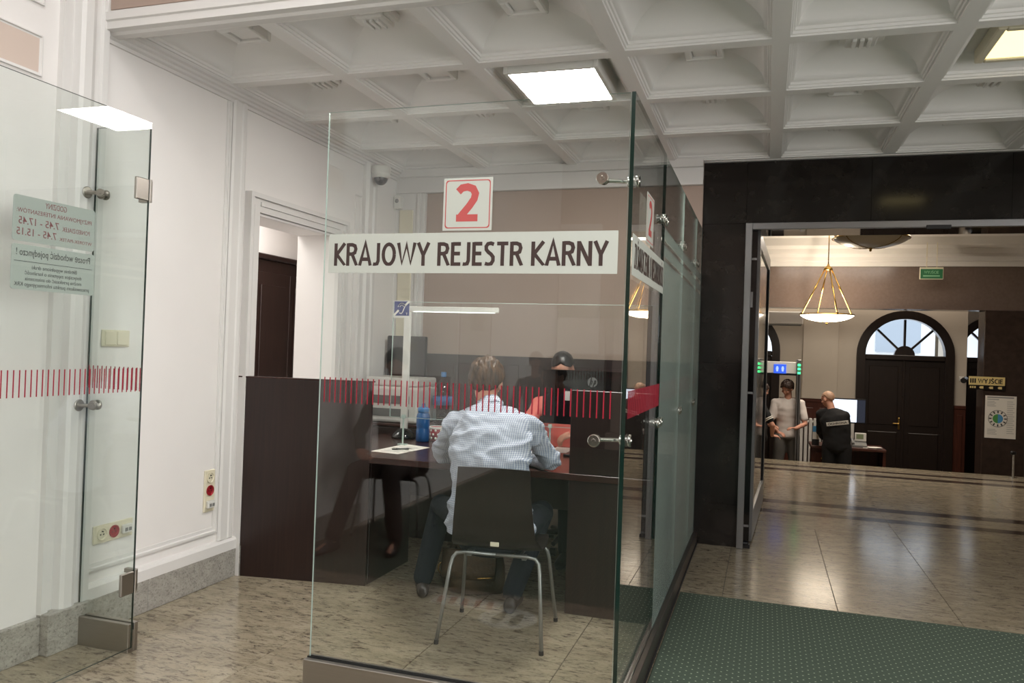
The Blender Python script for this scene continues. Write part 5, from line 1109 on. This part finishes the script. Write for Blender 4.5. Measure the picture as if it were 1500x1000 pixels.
def figure(name, label, J, G, voxel=.007, vcloth=.011):
    """J joints in metres, G garments"""
    t = thing(name, label, 'person', (J['pel'][0], J['pel'][1], J.get('floor', 0)))
    sH = V(*J['hR']) - V(*J['hL']); sH.normalize(); sS = V(*J['sR']) - V(*J['sL']); sS.normalize()
    bm = newbm(); k = J.get('hk', 1.0)
    P, R, r, f, u = head_shape(bm, J['head'], J['f'], J['u'], k)
    limb(bm, [V(*J['neck']) - V(0, 0, .03), V(*J['neck']).lerp(P(0, -.02, -.06), .5), P(0, -.015, -.05)], [J.get('nr', .058) * k, J.get('nr', .054) * k, J.get('nr', .055) * k])
    torso(bm, J['pel'], J['mid'], J['neck'], sH, sS, SEC_BODY)
    tk = J.get('tk', 1.0)
    for s in 'LR':
        limb(bm, [J['s' + s], V(*J['s' + s]).lerp(V(*J['e' + s]), .5), J['e' + s], V(*J['e' + s]).lerp(V(*J['w' + s]), .4), J['w' + s]], [.046 * tk, .043 * tk, .039 * tk, .037 * tk, .027 * tk])
        hand(bm, J['w' + s], J['hd' + s], J['hn' + s], J.get('hs' + s, 1 if s == 'L' else -1), J.get('curl' + s, .5), k)
        limb(bm, [J['h' + s], V(*J['h' + s]).lerp(V(*J['k' + s]), .5), J['k' + s], V(*J['k' + s]).lerp(V(*J['a' + s]), .4), J['a' + s]], [.082 * tk, .07 * tk, .054 * tk, .05 * tk, .034 * tk])
        a, toe = V(*J['a' + s]), V(*J['t' + s]); limb(bm, [a, a + V(0, 0, -.035) + (toe - a) * .15, toe], [.034, .036, .026])
    body = remesh(bm, 'body', skin, t, voxel, 5)
    eyes(P, t, k)
    hair_cap('hair', P, R, G['hair'], t, k, G.get('line', (-.085, .045)), G.get('thick', .014), strand=G.get('strand', .006))
    wr = G.get('wrinkle')
    bm = newbm(); torso(bm, J['pel'], J['mid'], J['neck'], sH, sS, G.get('sec', SEC_SHIRT))
    for s in 'LR':
        sh, el, w = V(*J['s' + s]), V(*J['e' + s]), V(*J['w' + s]); n_ = V(*J['neck'])
        if G.get('short'):
            limb(bm, [sh.lerp(n_, .35) - V(0, 0, .05), sh, sh.lerp(el, .72)], [.075 * tk, .066 * tk, .062 * tk])
        else:
            limb(bm, [sh.lerp(n_, .35) - V(0, 0, .05), sh, sh.lerp(el, .5), el, el.lerp(w, .5), el.lerp(w, .97)], [.07 * tk, .064 * tk, .059 * tk, .055 * tk, .048 * tk, .038 * tk])
    for s in 'LR': limb(bm, [V(*J['neck']) - V(0, 0, .035), V(*J['neck']).lerp(V(*J['s' + s]), .55) + V(0, 0, -.012), J['s' + s]], [.058 * tk, .058 * tk, .06 * tk])
    top = remesh(bm, G['topname'], G['top'], t, vcloth, 4, wr)
    if G.get('collar'):
        bm = newbm(); nk = V(*J['neck']); d = (P(0, -.015, -.06) - nk).normalized(); s_, u_ = frame_of(d)
        R0 = [(nk + d * z, s_ * rr, u_ * rr) for z, rr in ((-.01, .062), (.03, .061), (.046, .060), (.049, .063), (.03, .068), (-.006, .074))]; loft(bm, R0, 26, False)
        obj('collar', bm, G['top'], top, True)
    bm = newbm(); torso(bm, J['pel'], J['mid'], J['neck'], sH, sS, [(-.17, .12, .09), (-.13, .168, .122), (0, .176, .127), (.12, .168, .12), (.2, .16, .112)])
    for s in 'LR':
        h, kn, a = V(*J['h' + s]), V(*J['k' + s]), V(*J['a' + s]); lw = G.get('leg', 1.0) * tk
        limb(bm, [h, h.lerp(kn, .5), kn, kn.lerp(a, .5), kn.lerp(a, .98)], [.095 * lw, .085 * lw, .07 * lw, .064 * lw, .058 * lw])
    remesh(bm, 'trousers', G['bottom'], t, vcloth, 4)
    for s in 'LR':
        a, toe = V(*J['a' + s]), V(*J['t' + s]); d = (toe - a); d.z = 0; d.normalize(); q = V(-d.y, d.x, 0); b0 = V(a.x, a.y, J.get('floor', 0)); bm = newbm()
        secs = [(b0 + d * y + V(0, 0, z), q * w_, V(0, 0, h_)) for y, z, w_, h_ in ((-.07, .03, .02, .02), (-.06, .045, .034, .042), (-.02, .05, .037, .05), (.05, .045, .04, .042), (.11, .034, .044, .031), (.16, .028, .04, .024), (.19, .022, .02, .014))]
        loft(bm, secs, 16); o = obj('shoe', bm, shoe_m, t, True)
    return t, P
def wr_shirt(c, n):
    a = noise.noise(V(c.x * 7, c.y * 7, c.z * 17)) * .010 + noise.noise(V(c.x * 15 + c.z * 9, c.y * 14, c.z * 30)) * .005
    q = noise.noise(V(c.x * 6 + 4, c.y * 6, c.z * 9)); a += (.009 * (1 - abs(q) * 5) if abs(q) < .2 else 0)
    return a * 1.5
def wr_soft(c, n): return noise.noise(V(c.x * 9, c.y * 9, c.z * 14)) * .008
# seated visitor, seen from behind
J = dict(pel=(-1.325, 3.87, .52), mid=(-1.34, 3.86, .86), neck=(-1.425, 4.10, 1.12), head=(-1.487, 4.19, 1.262), f=(-.08, .97, -.16), u=(0, .2, 1), hk=1.05, nr=.057,
         sL=(-1.625, 4.06, 1.025), sR=(-1.19, 4.08, 1.03), eL=(-1.765, 4.24, .835), eR=(-1.125, 4.29, .835), wL=(-1.56, 4.47, .81), wR=(-1.30, 4.47, .815),
         hdL=(.6, .7, -.05), hdR=(-.75, .55, -.05), hnL=(0, 0, 1), hnR=(0, 0, 1), hL=(-1.40, 3.93, .53), hR=(-1.20, 3.95, .53), kL=(-1.78, 4.30, .52), kR=(-1.20, 4.40, .52), aL=(-1.865, 4.26, .10), aR=(-1.30, 4.20, .10), tL=(-1.93, 4.40, .03), tR=(-1.32, 4.36, .03))
visitor, _P = figure('person', 'seated person in a checked white and blue shirt seen from behind on the visitor chair', J,
    dict(hair=hair_br, thick=.020, strand=.011, line=(-.085, .05), top=shirtm, topname='shirt', bottom=navy, collar=True, wrinkle=wr_shirt,
         sec=[(-.02, .235, .150), (.03, .24, .155), (.12, .222, .15), (.3, .20, .14), (.5, .212, .142), (.66, .225, .138), (.8, .218, .12), (.9, .165, .094), (.97, .088, .074), (1.0, .07, .066), (1.05, .066, .064)]), .006, .008)
for s, w, e in (('L', J['wL'], J['eL']), ('R', J['wR'], J['eR'])):
    bm = newbm(); w, e = V(*w), V(*e); d = (w - e).normalized(); lathe(bm, [(.037, -.03), (.041, -.028), (.041, .028), (.037, .03), (.033, .03)], w - d * .01, 22, d); obj('cuff', bm, shirtm, visitor, True)
# clerk behind the monitor
J = dict(pel=(-1.38, 5.70, .54), mid=(-1.38, 5.72, .85), neck=(-1.39, 5.63, 1.14), head=(-1.395, 5.56, 1.325), f=(.10, -.84, -.5), u=(0, -.4, 1), hk=.97, tk=.93,
         sL=(-1.20, 5.62, 1.05), sR=(-1.58, 5.63, 1.05), eL=(-1.10, 5.46, .85), eR=(-1.66, 5.48, .86), wL=(-1.235, 5.28, .89), wR=(-1.56, 5.32, .815),
         hdL=(-.74, -.45, -.32), curlL=.7, hdR=(.3, -.9, -.02), hnL=(-.25, -.45, .85), hnR=(0, 0, 1), hL=(-1.29, 5.66, .55), hR=(-1.47, 5.66, .55), kL=(-1.26, 5.25, .55), kR=(-1.50, 5.25, .55), aL=(-1.26, 5.27, .09), aR=(-1.50, 5.30, .09), tL=(-1.26, 5.13, .03), tR=(-1.50, 5.16, .03))
figure('person', 'clerk in a coral blouse with dark pulled-back hair half hidden by the monitor', J,
    dict(hair=hair_bk, thick=.010, strand=.002, line=(-.06, .06), top=coral, topname='blouse', bottom=black_c, wrinkle=wr_soft), .006, .01)
# people of the entrance hall
F = -.65
J = dict(floor=F, pel=(.345, 13.0, .27), mid=(.34, 13.03, .52), neck=(.345, 12.98, .835), head=(.325, 12.94, .995), f=(-.45, -.75, -.42), u=(0, -.2, 1),
         sL=(.535, 12.99, .765), sR=(.155, 12.98, .765), eL=(.60, 12.92, .46), eR=(.10, 12.93, .45), wL=(.46, 12.74, .40), wR=(.20, 12.74, .33),
         hdL=(-.7, -.5, .1), hdR=(.7, -.5, -.2), hnL=(0, 0, 1), hnR=(-.2, 0, 1), hL=(.43, 13.0, .25), hR=(.26, 13.0, .25), kL=(.46, 12.98, -.18), kR=(.22, 12.97, -.18), aL=(.47, 13.02, F + .09), aR=(.20, 13.02, F + .09), tL=(.50, 12.88, F + .03), tR=(.16, 12.88, F + .03))
figure('person', 'standing person in a white t-shirt and grey trousers under the metal detector', J, dict(hair=hair_db, thick=.02, strand=.01, top=white_t, topname='t_shirt', bottom=grey_t, short=True, leg=1.12, wrinkle=wr_soft), .007, .012)
J = dict(floor=F, pel=(1.02, 12.46, .20), mid=(1.02, 12.44, .45), neck=(.94, 12.52, .73), head=(.885, 12.56, .872), f=(-.72, .62, -.22), u=(-.1, .1, 1), tk=1.12,
         sL=(.80, 12.59, .65), sR=(1.12, 12.44, .65), eL=(.81, 12.74, .37), eR=(1.16, 12.58, .34), wL=(.86, 12.88, .27), wR=(1.05, 12.82, .27),
         hdL=(.5, .8, -.1), hdR=(-.4, .9, -.1), hnL=(0, 0, 1), hnR=(0, 0, 1), hL=(.93, 12.48, .18), hR=(1.11, 12.45, .18), kL=(.92, 12.46, -.22), kR=(1.13, 12.43, -.22), aL=(.91, 12.44, F + .09), aR=(1.14, 12.40, F + .09), tL=(.87, 12.58, F + .03), tR=(1.16, 12.55, F + .03))
guard, _P = figure('person', 'guard in a black uniform with a white back strip leaning on the desk', J, dict(hair=hair_gr, thick=.004, strand=.002, line=(-.05, .07), top=black_c, topname='uniform_jacket', bottom=black_c, short=False, leg=1.1, wrinkle=wr_soft,
    sec=[(-.10, .19, .14), (0, .2, .145), (.3, .19, .135), (.6, .205, .14), (.78, .21, .13), (.9, .155, .1), (.97, .09, .075), (1.0, .07, .066)]), .007, .012)
bm = newbm(); ax = V(.955, -.20, .18).normalized(); up = V(-.18, -.1, .98); up = (up - ax * up.dot(ax)).normalized(); nz_ = ax.cross(up)
o_ = V(.87, 12.345, .49)
prism(bm, [(0, 0), (.30, 0), (.30, .055), (0, .055)], o_, ax, up, nz_, .006); st = obj('back_strip', bm, radm, guard)
bm = newbm(); text_bm(bm, 'OCHRONA', o_ + ax * .02 + up * .012 + nz_ * .0062, ax, up, .26, .032, .0006, bold=.02); obj('lettering', bm, inkblack, st)
J = dict(floor=F, pel=(-0.070, 12.55, .26), mid=(-0.080, 12.57, .5), neck=(-0.060, 12.55, .78), head=(-0.040, 12.54, .965), f=(.9, .3, -.3), u=(.2, 0, 1),
         sL=(-0.060, 12.73, .71), sR=(-0.030, 12.37, .71), eL=(0.040, 12.82, .47), eR=(0.120, 12.32, .46), wL=(.09, 12.72, .42), wR=(.12, 12.42, .30),
         hdL=(.9, -.3, 0), hdR=(.9, .3, -.1), hnL=(0, 0, 1), hnR=(0, -.3, 1), hL=(-0.070, 12.64, .24), hR=(-0.070, 12.47, .24), kL=(-0.050, 12.66, -.2), kR=(-0.050, 12.45, -.2), aL=(-0.090, 12.66, F + .09), aR=(-0.090, 12.44, F + .09), tL=(0.050, 12.68, F + .03), tR=(0.050, 12.42, F + .03))
p3, _P = figure('person', 'guard in black with white sleeve stripes half hidden by the sliding door', J, dict(hair=hair_db, thick=.01, top=black_c, topname='uniform_jacket', bottom=black_c, short=True, wrinkle=wr_soft), .008, .012)
bm = newbm(); a, b = V(-.03, 12.37, .71), V(.12, 12.32, .46); d = (b - a).normalized()
for q in (.60, .68): lathe(bm, [(.064, -.007), (.067, -.007), (.067, .007), (.064, .007)], a.lerp(b, q), 20, d)
obj('sleeve_stripe', bm, paper, p3, True)
# waiting person whose reflection shows in the front pane
c2 = dup(ct, (-2.72, .30, .002), math.radians(180 + 8), 'dark veneer shell chair by the left wall of the waiting hall')
c2.rotation_euler = (0, 0, math.radians(-8))
J = dict(pel=(-2.72, .30, .52), mid=(-2.72, .26, .85), neck=(-2.72, .34, 1.12), head=(-2.70, .40, 1.30), f=(.35, .9, -.2), u=(0, -.1, 1),
         sL=(-2.90, .33, 1.04), sR=(-2.54, .33, 1.04), eL=(-2.93, .52, .78), eR=(-2.50, .50, .76), wL=(-2.80, .74, .68), wR=(-2.60, .73, .68),
         hdL=(.6, .8, -.1), hdR=(-.6, .8, -.1), hnL=(0, 0, 1), hnR=(0, 0, 1), hL=(-2.80, .34, .54), hR=(-2.63, .34, .54), kL=(-2.80, .80, .53), kR=(-2.52, .80, .54), aL=(-2.84, 1.02, .10), aR=(-2.44, .86, .10), tL=(-2.86, 1.18, .03), tR=(-2.40, 1.02, .03))
figure('person', 'waiting person in an olive top on a chair by the left wall', J, dict(hair=hair_bk, thick=.016, top=olive_c, topname='sweater', bottom=mat('rust_trousers', srgb(56, 44, 40), .85), wrinkle=wr_soft), .009, .013)
# leather bag on the floor
t = thing('leather_bag', 'slouched brown leather bag standing on the floor by the chair', 'bag', (-1.62, 4.45, 0))
bm = newbm(); loft(bm, [(V(-1.62, 4.45, z), V(a, .03, 0), V(-.02, b, 0)) for z, a, b in ((.003, .15, .05), (.012, .185, .085), (.08, .195, .095), (.17, .185, .085), (.23, .165, .055), (.262, .15, .028), (.27, .14, .018))], 28)
for v in bm.verts: v.co += V(noise.noise(v.co * 9), noise.noise(v.co * 9 + V(5, 0, 0)), noise.noise(v.co * 7) * .8 if v.co.z > .05 else 0) * .012
obj('body', bm, leather, t, True)
bm = newbm(); loft(bm, [(V(-1.62, 4.365 - .012 * math.sin(z * 14), z), V(.165, .02, 0), V(0, .012, 0)) for z in (.10, .14, .19, .24, .265)], 20); obj('flap', bm, leather, t, True)
bm = newbm(); tube(bm, [V(-1.78 + .032 * k, 4.353, .125 - .02 * math.sin(k * .32)) for k in range(11)], .004, 6); obj('zip', bm, brass, t, True)
for s in (-1, 1):
    bm = newbm(); tube(bm, [V(-1.62 - .10, 4.45 + s * .04, .24), V(-1.62 - .09, 4.43 + s * .07, .29), V(-1.62, 4.42 + s * .08, .31), V(-1.62 + .09, 4.43 + s * .07, .285), V(-1.62 + .10, 4.45 + s * .04, .24)], .009, 8); obj('handle', bm, leather, t, True)
bm = newbm(); tube(bm, [V(-1.80 + .03 * math.cos(a), 4.40, .13 + .035 * math.sin(a)) for a in [k * 2 * PI / 12 for k in range(13)]], .004, 6); obj('ring', bm, brass, t, True)
